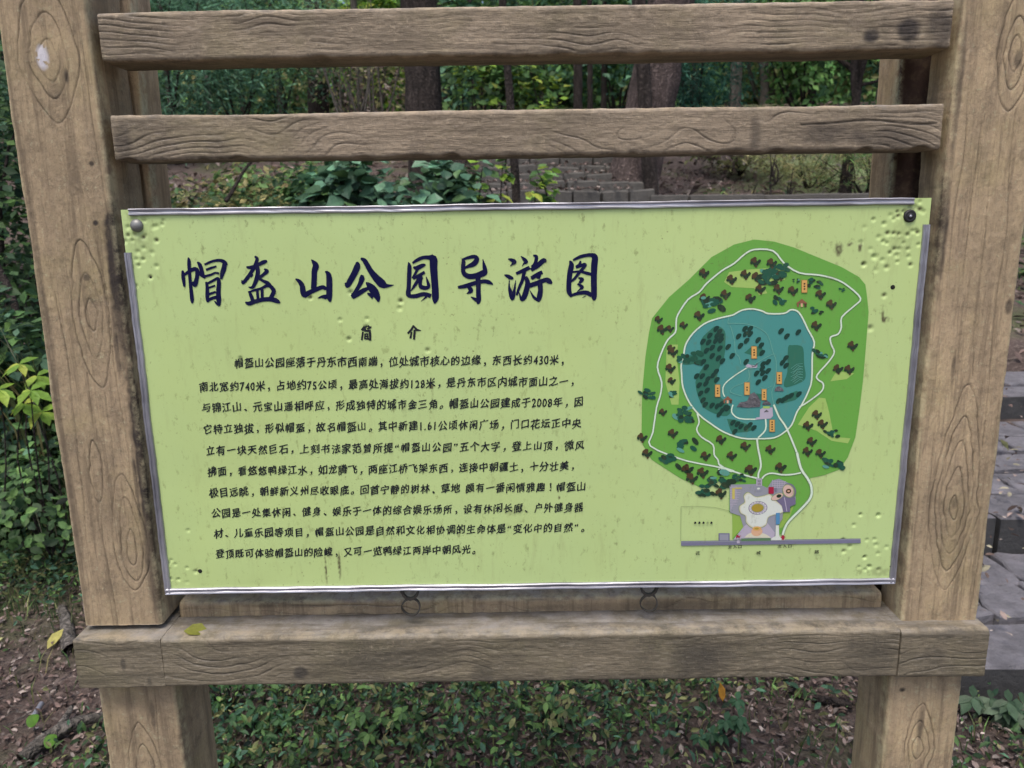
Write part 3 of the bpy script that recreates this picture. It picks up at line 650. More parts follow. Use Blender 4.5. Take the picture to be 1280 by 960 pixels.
def typeset(ink, s, xa, ya, xb, yb, h, lay=1, mat='text', jit=1.0, wide=0.90, wt=1.7):
    """s set between two points of the drawing (left end and right end of the line, mid-height)"""
    a = np.array(board_uv(xa, ya)); b = np.array(board_uv(xb, yb)); tot = sum(adv(c) for c in s); em = np.linalg.norm(b - a) / tot; d = (b - a) / np.linalg.norm(b - a); up = np.array([-d[1], d[0]])
    x = 0
    for ch in s:
        aw = adv(ch)
        if ch != ' ':
            v, tr = glyph(ch); v = v.copy()
            if len(v):
                cx = (v[:, 0].min() + v[:, 0].max()) / 2 if ch not in '，。、' else 0.40
                v[:, 0] -= cx; v[:, 1] -= 0.375
                if ch.isdigit() or ch == '.': v[:, 0] *= 0.92; v[:, 1] *= 1.12
                if ch not in '一三之': v *= h * (1 + jit * random.uniform(-0.05, 0.05)) * 1.02
                else: v *= h
                v[:, 0] *= wide
                v[:, 1] += 0.20 * v[:, 0] * jit                          # strokes rise to the right
                v[:, 0] += 0.05 * v[:, 1] * jit
                v += jit * h * 0.026 * np.stack([np.sin(v[:, 1] / h * 9 + x), np.sin(v[:, 0] / h * 8 + x * 2)], 1)
                th = jit * random.uniform(-0.035, 0.035); v = v @ np.array([[math.cos(th), math.sin(th)], [-math.sin(th), math.cos(th)]])
                c = a + d * (x + aw / 2) * em + up * random.uniform(-0.03, 0.03) * h * jit
                for sx, sz in ((-.012, -.012), (.012, .010), (.014, -.004)):      # three passes thicken the strokes
                    P = [tuple(c + d * (q[0] + sx * wt * h) + up * (q[1] + sz * wt * h)) for q in v]
                    ink.tri(P, tr, mat, lay)
        x += aw
LINES = [('帽盔山公园座落于丹东市西南端，位处城市核心的边缘，东西长约430米，', 292, 453.5, 712, 449), ('南北宽约740米，占地约75公顷，最高处海拔约128米，是丹东市区内城市面山之一，', 248, 483.4, 724, 475.6),
 ('与锦江山、元宝山遥相呼应，形成独特的城市金三角。帽盔山公园建成于2008年，因', 251, 509.2, 729.5, 502), ('它特立独拔，形似帽盔，故名帽盔山。其中新建1.61公顷休闲广场，门口花坛正中央', 253, 536.4, 727, 528.6),
 ('立有一块天然巨石，上刻书法家范曾所提“帽盔山公园”五个大字，登上山顶，微风', 256, 563.2, 731, 556), ('拂面，看悠悠鸭绿江水，如龙腾飞，两座江桥飞架东西，连接中朝疆土，十分壮美，', 258.5, 589.5, 724, 582),
 ('极目远眺，朝鲜新义州尽收眼底。回首宁静的树林、草地 颇有一番闲情雅趣！帽盔山', 260.5, 615.7, 732.5, 607.6), ('公园是一处集休闲、健身、娱乐于一体的综合娱乐场所，设有休闲长廊、户外健身器', 263.5, 641.8, 729.5, 633.4),
 ('材、儿童乐园等项目，帽盔山公园是自然和文化相协调的生命体是“变化中的自然”。', 266.5, 666.9, 737, 658.8), ('登顶既可体验帽盔山的险峻，又可一览鸭绿江两岸中朝风光。', 268.8, 692.3, 601, 686.6)]
for s, xa, ya, xb, yb in LINES: typeset(text, s, xa, ya, xb, yb, 0.0163)
text.build('body_text', board)

# --- the map
pm_ = empty('park_map', (0, 0, 0)); pm_.parent = board; pm_.location = Vector((0.3, -0.006, 0.3)) 
fa, ua = conv(780, 290, 3.2); fb, ub_ = conv(830, 560, 4.7407); fl, ul = conv(840, 380, 5.335); fp, up_ = conv(905, 595, 11.29)
g = Ink()
isl = [(520,30),(600,38),(680,62),(760,95),(870,140),(940,180),(965,210),(972,260),(978,320),(970,420),(962,520),(955,600),(940,720),(925,820),(895,900),(862,948),(800,975),(760,985)]
ob = [(865,178),(874,235),(866,290),(815,352),(740,430),(710,505),(630,528),(500,540),(405,540),(404,380),(384,380),(385,215),(330,195),(310,200),(205,228),(100,180),(0,116)]
ol = [(110,910),(75,850),(70,800),(72,650),(85,500),(100,400),(112,345),(180,260),(260,190),(350,100),(440,50)]
P = fa(isl[:-2]) + fb([(1030,130),(950,160)]) + fb(ob) + fa(ol)
g.poly(P, 'island', 0)
for q in ([(400,200),(420,160),(500,150),(640,140),(645,190),(560,215),(572,245),(540,252),(520,225),(430,220)], [(170,470),(185,450),(215,450),(210,500),(222,600),(218,690),(190,690),(165,600)],
          [(850,555),(920,565),(890,588),(825,597)], [(695,770),(740,700),(780,662),(805,665),(820,720),(835,800),(855,820),(905,825),(895,845),(830,835),(770,795)]):
    g.poly(fa(q), 'meadow', 1)
g.poly(fb([(405,380),(440,375),(475,400),(482,455),(404,535)]), 'lime', 1); g.poly(fb([(690,400),(770,340),(745,405),(700,470),(672,480)]), 'lime', 1)
g.build('island', pm_)
g = Ink()
lake = smooth([(435,332),(470,313),(510,307),(550,315),(577,326),(640,325),(665,311),(692,316),(712,342),(735,390),(760,440),(752,490),(750,590),(735,640),(710,690),(690,720),(670,770),(640,800),(600,822),(540,826),(470,824),(400,800),(345,765),(300,730),(260,680),(235,620),(230,570),(228,530),(238,490),(246,450),(275,405),(320,367),(370,347)], 4, True)
lk = fa([tuple(p) for p in lake]); g.poly(lk, 'lake', 2)
g.poly(fa([tuple(p) for p in smooth([(370,375),(402,395),(405,440),(400,500),(375,560),(372,640),(425,700),(412,735),(360,725),(310,690),(285,600),(320,530),(300,525),(235,530),(230,495),(300,488),(308,430),(340,395)], 3, True)]), 'wood', 3)
g.poly(fl([tuple(p) for p in smooth([(772,290),(800,274),(850,276),(875,300),(880,400),(890,480),(862,520),(760,555),(745,520),(768,450)], 3, True)]), 'wood', 3)
for q in ([(695,650),(760,605),(830,578),(865,600),(820,640),(740,662)], [(365,765),(420,770),(500,800),(565,830),(500,852),(400,860),(385,830)], [(480,325),(540,275),(600,290),(610,340),(560,350)], [(560,595),(595,600),(590,650),(570,650)]):
    g.poly(fl(q), 'wood', 3)
g.build('lake', pm_)
g = Ink()
def road(f, pts, w, m='path', lay=5, edge=True, n=3):
    q = f([(p[0], p[1], w) for p in smooth(pts, n)])
    if edge: g.stroke([(a, b, c * 1.45) for a, b, c in q], 'path_edge', lay - 1, 6)
    g.stroke(q, m, lay, 6)
road(fa, [tuple(p) for p in [(435,332),(470,313),(510,307),(550,315),(577,326),(640,325),(665,311),(692,316),(712,342),(735,390),(760,440),(752,490),(750,590),(735,640),(710,690),(690,720),(670,770),(640,800),(600,822),(540,826),(470,824),(400,800),(345,765),(300,730),(260,680),(235,620),(230,570),(228,530),(238,490),(246,450),(275,405),(320,367),(370,347),(435,332)]], 5.6)
road(fa, [(430,958),(380,940),(300,925),(220,905),(105,855),(115,800),(130,700),(145,650),(150,600),(133,540),(150,480),(175,430),(205,400),(208,360),(215,330),(255,270),(300,240),(330,205),(390,155),(440,125),(480,90),(520,70),(595,75),(640,125),(700,163),(780,172),(850,190),(900,220),(945,265),(920,295),(870,340),(868,380),(855,408),(825,420),(828,450),(840,480),(820,515),(772,570),(775,590),(795,605),(790,635),(740,675),(700,700)], 5.6)
road(fa, [(292,725),(300,760),(290,790),(310,820),(355,850),(360,890),(375,910),(385,935),(440,955)], 5.5)
road(fb, [(320,125),(400,135),(480,160),(550,178)], 9); road(fb, [(320,90),(370,125)], 7); road(fb, [(549,-58),(556,0),(568,60),(572,110),(558,150),(558,178)], 10)
road(fb, [(575,185),(600,158),(640,148),(700,157),(760,155),(810,145)], 9)
road(fa, [(598,690),(620,740),(650,785),(690,880)], 6.5); road(fb, [(786,25),(810,120),(850,180),(872,230),(868,290),(820,350),(740,430),(712,480),(702,515)], 13)
road(fa, [(495,540),(440,575),(400,610),(395,640),(402,658)], 4.5, edge=False); road(fa, [(435,690),(430,720),(460,745),(530,748)], 5, edge=False); road(fa, [(565,745),(565,790),(535,822)], 6, edge=False)
for q in ([(418,340),(415,366),(430,365),(490,368),(540,385),(575,415),(595,480),(608,520),(604,600),(590,640),(598,690)], [(425,375),(440,430),(445,480),(460,500),(467,530)], [(600,485),(560,505),(522,528)],
          [(497,550),(497,592),(440,618),(425,640),(470,655)], [(590,615),(560,628),(545,620)], [(480,535),(500,545),(540,540)]):
    road(fa, q, 2.6, 'thin', edge=False)
g.build('path', pm_)

g = Ink()
def tree_icon(f, x, y, s, kind):
    s = s * 1.18; r = lambda a, b: (x + a * s, y + b * s)
    if kind == 'brown':
        for a, b, rr, m in ((-.45, -.25, .42, 'brown'), (-.15, -.55, .34, 'brown'), (.05, .25, .48, 'dark'), (.55, .0, .28, 'dark'), (.72, -.22, .24, 'dark'), (-.1, -.2, .3, 'brown'), (-.7, .1, .26, 'dark'), (.1, .75, .18, 'brown')):
            c = f([r(a, b)])[0]; g.ell(c[0], c[1], rr * s * uu * 1.12, rr * s * uu * random.uniform(.85, 1.1), m, 6, random.random() * 3, 9)
    elif kind == 'teal':
        for k in range(9):
            a, b = random.uniform(-1, 1), random.uniform(-.6, .6); c = f([r(a, b)])[0]
            g.ell(c[0], c[1], s * uu * random.uniform(.3, .5), s * uu * random.uniform(.18, .3), random.choice(['teal', 'teal', 'dark', 'fleck' if random.random() < .35 else 'teal']), 6, random.uniform(-.9, .4), 8)
    else:
        c = f([r(0, 0)])[0]; g.ell(c[0], c[1], .38 * s * uu, .6 * s * uu, 'oval', 6, -.5, 10); g.ell(c[0] + .2 * s * uu, c[1] + .1 * s * uu, .3 * s * uu, .5 * s * uu, 'oval', 6, -.6, 8)
uu = ua
for x, y in [(525,120),(320,165),(430,190),(485,170),(590,125),(530,180),(625,175),(545,228),(617,228),(675,235),(505,265),(405,250),(322,265),(300,335),(138,350),(152,390),(183,387),(238,373),(188,465),(195,480),(185,545),(190,595),(155,720),(72,822),(92,885),(195,805),(387,830),(485,857),(430,895),(325,895),(585,870),(625,940),(250,950),(785,250),(828,290),(768,375),(913,455),(855,548),(900,550),(770,730),(735,775),(793,768),(750,838),(733,878),(785,885),(510,950)]:
    tree_icon(fa, x, y, 19 if (x, y) not in ((138,350),(183,387),(238,373),(188,465),(190,595),(155,720)) else 15, 'brown')
for x, y, s in [(590,165,40),(570,180,34),(615,150,30),(355,290,36),(345,280,26),(620,275,24),(762,205,24),(770,315,18),(688,195,10),(872,230,10),(783,487,22),(95,650,26),(195,650,20),(240,725,32),(255,735,28),(830,805,22),(840,915,28),(260,850,34),(185,915,32),(275,505,34),(240,510,24)]:
    tree_icon(fa, x, y, s, 'teal')
uu = ub_
for x, y in [(140,125),(165,180),(228,145),(510,130),(690,115),(335,268)]: tree_icon(fb, x, y, 32, 'brown')
for x, y, s in [(330,185,60),(300,195,40),(240,250,42),(435,175,32),(1005,85,45)]: tree_icon(fb, x, y, s, 'teal')
uu = ul
for x, y in [(290,165),(315,185),(250,210),(295,210),(325,215),(205,250),(240,255),(290,245),(325,240),(265,290),(315,295),(370,285),(225,310),(265,345),(400,345),(305,360),(335,380),(205,385),(225,420),(290,450),(160,480),(200,480),(235,500),(270,475),(295,505),(180,540),(220,530),(230,575),(190,595),(205,640),(215,670),(265,675),(300,680),(325,665),(350,690),(330,710),(310,735),(370,695),(485,165),(515,165),(485,200),(520,200),(443,215),(495,245),(450,278),(572,240),(590,275),(595,325),(490,385),(635,385),(605,400),(600,430),(640,445),(600,460),(563,462),(612,492),(570,520),(725,180),(760,215),(840,188),(755,360),(735,390),(755,410),(400,790),(430,800),(460,815),(490,825),(515,805),(540,825),(415,850),(760,625),(790,610),(840,600),(710,645),(740,640)]:
    tree_icon(fl, x + random.uniform(-3, 3), y, 31, 'oval')
for k in range(12):
    y = 400 + k * 9; q = fl([(790 + (k % 3) * 12, y + 30, 4), (830 + (k % 4) * 8, y, 4), (870, y + (k % 2) * 14 - 4, 3)]); g.stroke(q, 'fleck', 6, 5)
g.build('tree_symbol', pm_)['kind'] = 'stuff'

g = Ink()
for q in ([(430,685),(450,655),(480,650),(500,645),(520,600),(545,586),(570,610),(590,650),(585,685),(500,690)],):
    g.poly(fl(q), 'stone', 7)
g.poly(fl([(680,580),(690,555),(710,545),(735,560),(745,580)]), 'stone', 7); g.poly(fl([(598,672),(605,655),(628,640),(650,655),(660,670)]), 'stone', 7); g.poly(fl([(525,405),(545,412),(572,390),(560,415),(535,420)]), 'stone', 7)
g.poly(fl([(488,412),(505,398),(525,405),(570,410),(560,425),(500,422)]), 'lilac', 6)
g.poly(fl([(552,770),(560,755),(583,752),(585,702),(605,690),(668,688),(672,745),(655,762)]), 'lilac', 6); g.poly(fl([(610,720),(628,702),(645,718)]), 'stone', 7); g.poly(fl([(605,680),(650,680),(650,695),(605,695)]), 'meadow', 7)
for x, y, s, f, u in ((370, 640, 34, fl, ul), (710, 285, 24, fa, ua)):
    g.poly(f([(x - s, y), (x - s * .3, y - s * .5), (x, y - s * .8), (x + s * .3, y - s * .5), (x + s, y)]), 'roof', 7)
    g.poly(f([(x - s * .8, y), (x - s * .5, y), (x - s * .5, y + s * .6), (x - s * .8, y + s * .6)]), 'roof', 7); g.poly(f([(x + s * .4, y), (x + s * .8, y), (x + s * .8, y + s * .6), (x + s * .4, y + s * .6)]), 'brown', 7)
    g.poly(f([(x - s * .2, y), (x + s * .15, y), (x + s * .15, y + s * .6), (x - s * .2, y + s * .6)]), 'peach', 7)
for f, x, y, w_, h_, n_ in ((fl, 545, 322, 38, 84, 3), (fl, 713, 492, 38, 82, 3), (fl, 302, 577, 36, 84, 3), (fl, 498, 563, 38, 86, 2), (fl, 612, 603, 34, 76, 3), (fl, 665, 810, 38, 82, 4), (fa, 720, 217, 24, 52, 3)):
    g.poly(f([(x - w_ / 2, y - h_ / 2), (x + w_ / 2, y - h_ / 2), (x + w_ / 2, y + h_ / 2), (x - w_ / 2, y + h_ / 2)]), 'label_edge', 8)
    a = 0.84; b = 0.93; g.poly(f([(x - w_ * a / 2, y - h_ * b / 2), (x + w_ * a / 2, y - h_ * b / 2), (x + w_ * a / 2, y + h_ * b / 2), (x - w_ * a / 2, y + h_ * b / 2)]), 'label', 9)
    for k in range(n_):      # characters too small to read in the photograph: short dark marks one above another
        yy = y + (k - (n_ - 1) / 2) * h_ * .2; s = w_ * .15
        g.poly(f([(x - s, yy - s * .7), (x + s * .8, yy - s), (x + s, yy + s * .6), (x - s * .7, yy + s)]), 'brown', 10)
g.build('landmark_symbol', pm_)['kind'] = 'stuff'

g = Ink()
g.poly(fb([(388,215),(545,212),(545,178),(580,178),(580,220),(610,235),(640,190),(680,180),(735,205),(770,245),(780,300),(772,335),(745,345),(745,375),(705,378),(700,420),(672,455),(672,505),(640,540),(410,541),(470,470),(450,400),(390,380)]), 'grey', 6)
g.poly(fb([(410,540),(470,465),(500,440),(610,440),(655,500),(650,540)]), 'lilac', 7)
for k in range(6): q = fb([(388 + 8 * k, 222), (391 + 8 * k, 222), (391 + 8 * k, 370 - 12 * k), (388 + 8 * k, 370 - 12 * k)]); g.poly(q, 'lilac', 7)
for k in range(8): g.poly(fb([(390, 232 + 14 * k), (460 - 4 * k, 232 + 14 * k), (460 - 4 * k, 235 + 14 * k), (390, 235 + 14 * k)]), 'lilac', 7)
g.poly(fb([(402,235),(418,235),(418,300),(402,300)]), 'yellow', 8); g.poly(fb([(420,232),(460,232),(460,240),(420,240)]), 'yellow', 8)
for k in range(6): g.poly(fb([(640 + 14 * k, 186 + 2 * k), (643 + 14 * k, 186 + 2 * k), (643 + 14 * k, 235), (640 + 14 * k, 235)]), 'lilac', 7)
for k in range(4): g.poly(fb([(640, 195 + 12 * k), (720, 195 + 12 * k), (720, 198 + 12 * k), (640, 198 + 12 * k)]), 'lilac', 7)
flower = smooth([(540,290),(500,265),(475,285),(480,320),(450,345),(455,380),(485,400),(488,435),(520,465),(560,468),(600,450),(612,410),(640,395),(680,385),(705,370),(695,340),(660,315),(640,290),(620,275),(585,285)], 4, True)
c0 = np.array([560., 368.]); g.poly(fb([tuple(c0 + (p - c0) * 1.07) for p in flower]), 'outline', 8); g.poly(fb([tuple(c0 + (p - c0) * 1.03) for p in flower]), 'cream', 9); g.poly(fb([tuple(c0 + (p - c0) * 0.96) for p in flower]), 'white', 10)
def el(f, u, x, y, rx, ry, m, lay, rot=0): c = f([(x, y)])[0]; g.ell(c[0], c[1], rx * u, ry * u, m, lay, rot, 24)
el(fb, ub_, 554, 352, 57, 43, 'purple', 11); el(fb, ub_, 554, 352, 54, 40, 'lilac', 12); el(fb, ub_, 552, 352, 38, 28, 'outline', 13); el(fb, ub_, 551, 352, 35, 25, 'gold', 14)
for k in range(16): a = k * math.pi / 8; el(fb, ub_, 554 + 46 * math.cos(a), 352 + 34 * math.sin(a), 4, 4, 'white', 13)
g.poly(fb([(665,310),(700,285),(775,290),(778,330),(745,345),(745,376),(705,378),(695,340)]), 'purple', 11); g.poly(fb([(708,290),(713,290),(728,372),(723,372)]), 'lilac', 12)
el(fb, ub_, 742, 250, 36, 50, 'purple', 11, .5); el(fb, ub_, 735, 252, 34, 45, 'outline', 12, .5); el(fb, ub_, 734, 252, 29, 40, 'pink', 13, .5); el(fb, ub_, 735, 252, 16, 15, 'brown', 14); el(fb, ub_, 735, 252, 8, 6, 'peach', 15)
el(fb, ub_, 668, 286, 40, 20, 'outline', 12, .45); el(fb, ub_, 668, 286, 36, 17, 'pink', 13, .45); el(fb, ub_, 678, 281, 15, 11, 'dark', 14, .2)
g.poly(fb([(617,228),(648,228),(648,268),(617,268)]), 'red', 12)
for k in range(3): g.poly(fb([(652, 236 + 8 * k), (666, 236 + 8 * k), (666, 240 + 8 * k), (652, 240 + 8 * k)]), 'road', 12)
g.poly(fb([(545,180),(578,180),(578,222),(545,222)]), 'lilac', 8)
for k in range(4): g.poly(fb([(552, 186 + 9 * k), (572, 186 + 9 * k), (572, 190 + 9 * k), (552, 190 + 9 * k)]), 'stone', 9)
el(fb, ub_, 560, 240, 22, 16, 'grey', 8); el(fb, ub_, 558, 238, 9, 6, 'white', 9)
g.poly(fb([tuple(p) for p in smooth([(475,528),(500,505),(548,495),(600,508),(632,530)], 4)]), 'cream', 9); el(fb, ub_, 548, 492, 34, 30, 'peach', 10); el(fb, ub_, 548, 474, 26, 14, 'label', 11); el(fb, ub_, 547, 474, 13, 6, 'gold', 12)
g.poly(fb([(660,455),(678,455),(680,520),(712,535),(712,543),(632,543),(634,532),(658,518)]), 'white', 12); g.poly(fb([(660,382),(683,380),(683,448),(660,450)]), 'blue', 13)
g.poly(fb([(455,533),(630,530),(630,546),(455,549)]), 'hedge', 10); g.poly(fb([(100,549),(1163,534),(1163,561),(100,577)]), 'road', 7); g.poly(fb([(100,553),(1163,538),(1163,542),(100,557)]), 'grey', 8)
g.poly(fb([(322,502),(387,502),(387,545),(322,545)]), 'road', 8); g.poly(fb([(329,509),(380,509),(380,545),(329,545)]), 'grey', 9)
g.poly(fb([(425,515),(440,508),(438,518),(455,515),(445,525),(450,532),(432,525),(426,535)]), 'red', 12); g.poly(fb([(702,510),(718,526),(710,527),(710,540),(694,540),(694,528),(686,528)]), 'red', 14)
g.poly(fb([(430,545),(447,545),(447,562),(430,562)]), 'lilac', 9)
for a, b in (((100,345),(98,548)), ((100,345),(200,343)), ((200,343),(300,350)), ((300,350),(392,372))): g.stroke(fb([(*a, 2.6), (*b, 2.6)]), 'outline', 6)
g.build('plaza', pm_)
tx = Ink()
def bt(s, x0, y0, x1, y1, h, mat='text'):
    k = 4.7407; typeset(tx, s, 830 + x0 / k, 560 + y0 / k, 830 + x1 / k, 560 + y1 / k, h, 12, mat, 0.4, 1.15)
bt('主入口', 374, 584, 462, 581, 0.0060); bt('次入口', 666, 580, 760, 577, 0.0060)
bt('花', 187, 620, 209, 620, 0.0066); bt('城', 545, 618, 569, 618, 0.0066); bt('路', 891, 613, 914, 612, 0.0066)
for k, x in enumerate((183, 208, 232, 256, 279)):      # five blurred characters: only dark smudges in the photograph
    w_ = 8; g2 = fb([(x - w_, 444), (x - w_ * .3, 432), (x + w_ * .5, 434), (x + w_, 442), (x, 447)]); tx.poly(g2, 'text' if k != 3 else 'outline', 12)
tx.build('map_lettering', pm_)['kind'] = 'stuff'
# ------------------------------------------------------------------ ground
def path_mask(x, y):
    return np.clip((x - 1.05) / 0.2, 0, 1) * np.clip((3.4 - x) / 0.3, 0, 1) * np.clip((y - 0.9) / 0.1, 0, 1) * np.clip((8.5 - y) / 0.3, 0, 1)
def gz(x, y):
    x = np.asarray(x, float); y = np.asarray(y, float)
    t = (y - 1.2) * 3.0; sp = np.where(t > 20, t, np.log1p(np.exp(np.clip(t, -30, 20)))) / 3.0
    z = 0.21 * np.minimum(sp, 21) + 0.02 * np.maximum(sp - 21, 0)
    z = z + 0.05 * N1.fbm(x * 0.9 + 3, y * 0.9, 3) * np.clip(y * 0.4, 0.15, 1) + 0.25 * N2.fbm(x * .16, y * .16, 2) * np.clip((y - 6) / 10, 0, 1)
    z = z + 0.012 * N3.fbm(x * 9, y * 9, 3)
    return z - 0.10 * path_mask(x, y)
xs = np.concatenate([-np.geomspace(400, 4.2, 40), np.arange(-4, 4.001, 0.045), np.geomspace(4.2, 400, 40)])
ys = np.concatenate([-np.geomspace(300, 1.2, 25), np.arange(-1, 7, 0.045), np.geomspace(7.05, 500, 90)])
GXX, GYY = np.meshgrid(xs, ys, indexing='ij'); GZZ = gz(GXX, GYY)
a_, b_ = GXX.shape; i = np.arange(a_ - 1)[:, None]; j = np.arange(b_ - 1)[None]
me = mesh_np('ground', np.stack([GXX, GYY, GZZ], -1).reshape(-1, 3), np.stack([i * b_ + j, (i + 1) * b_ + j, (i + 1) * b_ + j + 1, i * b_ + j + 1], -1).reshape(-1, 4), True)
mead = np.clip(1 - ((GXX + 0.5) / 9) ** 2 - ((GYY - 23) / 5) ** 2, 0, 1) + np.clip(1 - ((GXX - 5.0) / 2.2) ** 2 - ((GYY - 10.5) / 2.5) ** 2, 0, 1)
attr(me, 'meadow', np.clip(mead * 1.4, 0, 1))
tag(link('ground', me, M['soil']), kind='structure')

# ------------------------------------------------------------------ leaves
OV = np.array([(0, 0, 0), (.28, .20, .03), (.28, -.20, .03), (.35, 0, -.02), (.62, .23, .02), (.62, -.23, .02), (.66, 0, -.05), (1, 0, -.12)])
OVF = [(0, 3, 1), (0, 2, 3), (1, 3, 6), (1, 6, 4), (2, 6, 3), (2, 5, 6), (4, 6, 7), (5, 7, 6)]
KT = np.array([(0, 0, 0), (.5, .24, .05), (1, 0, -.06), (.5, -.24, .05)]); KTF = [(0, 2, 1), (0, 3, 2)]
NE = np.array([(0, 0, 0), (.5, .05, .0), (1, 0, 0), (.5, -.05, .0)])
BL = np.array([(0, .025, 0), (0, -.025, 0), (.55, .03, .12), (.55, -.03, .12), (1, 0, -.02)]); BLF = [(0, 1, 3), (0, 3, 2), (2, 3, 4)]
SHAPES = {'oval': (OV, OVF), 'kite': (KT, KTF), 'needle': (NE, KTF), 'blade': (BL, BLF)}
def palette(n, cols, var=0.25, r=None):
    r = r or rng; c = np.array(cols)[r.integers(0, len(cols), n)]
    return np.clip(c * (1 + var * r.standard_normal((n, 1))), 0.003, 0.9)
def unit(v): return v / np.maximum(np.linalg.norm(v, axis=-1, keepdims=True), 1e-9)
def leaf_arrays(P, Nn, size, cols, shape='kite', wide=1.0, fwd=None):
    T_, F_ = SHAPES[shape]; T_ = T_ * (1, wide, 1); n = len(P); k = len(T_)
    Nn = unit(Nn); A = rng.standard_normal((n, 3)) if fwd is None else fwd
    A = unit(A - Nn * (A * Nn).sum(1, keepdims=True)); B = np.cross(Nn, A); size = np.broadcast_to(size, (n,))
    curl = rng.uniform(0.3, 2.2, n)
    V = P[:, None] + size[:, None, None] * (T_[None, :, :1] * A[:, None] + T_[None, :, 1:2] * B[:, None] + curl[:, None, None] * T_[None, :, 2:] * Nn[:, None])
    F = (np.array(F_)[None] + (np.arange(n) * k)[:, None, None]).reshape(-1, 3)
    return V.reshape(-1, 3), F, np.repeat(cols, k, 0)
def merge(parts):
    V, F, C, o = [], [], [], 0
    for v, f, c in parts: V.append(v); F.append(f + o); C.append(c); o += len(v)
    return np.concatenate(V), np.concatenate(F), np.concatenate(C)
def leaf_obj(name, arrs, mat, parent=None, smooth=False):
    V, F, C = merge(arrs) if isinstance(arrs, list) else arrs
    me = mesh_np(name, V, F, smooth); cattr(me, 'tint', C); return link(name, me, mat, parent)

def tube(paths, sides=6, bark=0.0):
    """paths: lists of (x, y, z, radius) -> one mesh of tapered limbs"""
    V, F, o = [], [], 0
    for p in paths:
        p = np.array(p, float); n = len(p); T_ = unit(np.gradient(p[:, :3], axis=0)); ref = np.array([0.3, 1, 0.1])
        A = unit(np.cross(T_, ref)); B = np.cross(T_, A); th = np.linspace(0, 2 * math.pi, sides + 1)[:-1]
        rr = p[:, 3][:, None] * np.ones((1, sides))
        if bark:
            h = np.cumsum(np.r_[0, np.linalg.norm(np.diff(p[:, :3], axis=0), axis=1)])[:, None]
            rr = rr * (1 + bark * N1.fbm(th[None] * 3.5 + h * .4, h * 2.2 + p[0, 0] * 7, 3) + bark * .5 * N2(th[None] * 9, h * 9))
            rr = rr * (1 + 0.45 * np.exp(-h / 0.22) * (1 + .4 * np.cos(th[None] * 4 + p[0, 0])))
        V.append((p[:, None, :3] + rr[..., None] * (np.cos(th)[None, :, None] * A[:, None] + np.sin(th)[None, :, None] * B[:, None])).reshape(-1, 3))
        i = np.arange(n - 1)[:, None]; j = np.arange(sides)[None]; j2 = (j + 1) % sides
        F.append(np.stack([i * sides + j, i * sides + j2, (i + 1) * sides + j2, (i + 1) * sides + j], -1).reshape(-1, 4) + o); o += n * sides
    return np.concatenate(V), np.concatenate(F)
def limb(a, b, r0, r1, n=6, bend=0.1, seed=None):
    a, b = np.array(a, float), np.array(b, float); L = np.linalg.norm(b - a); o = rng.uniform(-1, 1, 3) * bend * L; o2 = rng.uniform(-1, 1, 3) * bend * L * .4
    return [(*(a + (b - a) * t + o * math.sin(math.pi * t) + o2 * math.sin(2 * math.pi * t)), r0 + (r1 - r0) * t) for t in np.linspace(0, 1, n)]
def wood_obj(name, paths, mat, parent, sides=6, bark=0.0):
    V, F = tube(paths, sides, bark); return link(name, mesh_np(name, V, F, True), mat, parent)

DK = [(.028, .060, .030), (.040, .085, .038), (.060, .115, .045)]
MID = [(.065, .135, .045), (.10, .19, .062), (.14, .25, .075), (.045, .09, .036)]
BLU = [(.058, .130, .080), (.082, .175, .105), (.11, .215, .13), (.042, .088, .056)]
YG = [(.22, .36, .05), (.30, .42, .07), (.17, .30, .05), (.38, .44, .08)]
OLV = [(.15, .16, .065), (.20, .21, .09), (.095, .115, .045), (.27, .24, .11)]
BRN = [(.12, .083, .068), (.17, .12, .105), (.24, .185, .165), (.085, .058, .05), (.09, .065, .055), (.32, .27, .24)]

def shrub(name, label, cat, x, y, h, r, n, ls, cols, shape='kite', wide=1.3, stems=7, clumps=26, group=None, mat='leaf', z0=None, bark='bark_dark', lowest=0.1, var=.28):
    z = float(gz(x, y)) if z0 is None else z0
    o = tag(empty(name, (x, y, z)), label, cat, group)
    tips = []; paths = []
    for k in range(stems):
        a = rng.uniform(0, 2 * math.pi); q = rng.uniform(.3, .9)
        tip = (x + r * q * math.cos(a), y + r * q * math.sin(a), z + h * rng.uniform(.6, .97)); paths.append(limb((x + rng.uniform(-.05, .05), y + rng.uniform(-.05, .05), z - 0.05), tip, 0.012 + .006 * h, .003, 6, .12)); tips.append(tip)
    wood_obj('stem', paths, M[bark], o, 5)
    cc = rng.standard_normal((clumps, 3)); cc = unit(cc) * rng.uniform(.35, 1, (clumps, 1)) ** .6
    cc = np.array([x, y, z + h * (.5 + lowest / 2)]) + cc * np.array([r, r, h * (.5 - lowest / 2)])
    cc = np.concatenate([cc, np.array(tips)]); w_ = rng.integers(0, len(cc), n)
    sg = np.array([r, r, h * .5 * (1 - lowest)]) * rng.uniform(.13, .24, (len(cc), 1))
    P = cc[w_] + rng.standard_normal((n, 3)) * sg[w_]; P[:, 2] = np.maximum(P[:, 2], z + .02)
    Nn = unit(P - np.array([x, y, z + h * .3])) * .6 + np.array([0, -.25, .75]) + rng.standard_normal((n, 3)) * .45
    tint = palette(n, cols, var) * (1 + .22 * rng.standard_normal((len(cc), 1)))[w_].clip(.5, 1.6)
    leaf_obj('foliage', leaf_arrays(P, Nn, ls * rng.uniform(.6, 1.25, n), tint, shape, wide), M[mat], o)
    return o

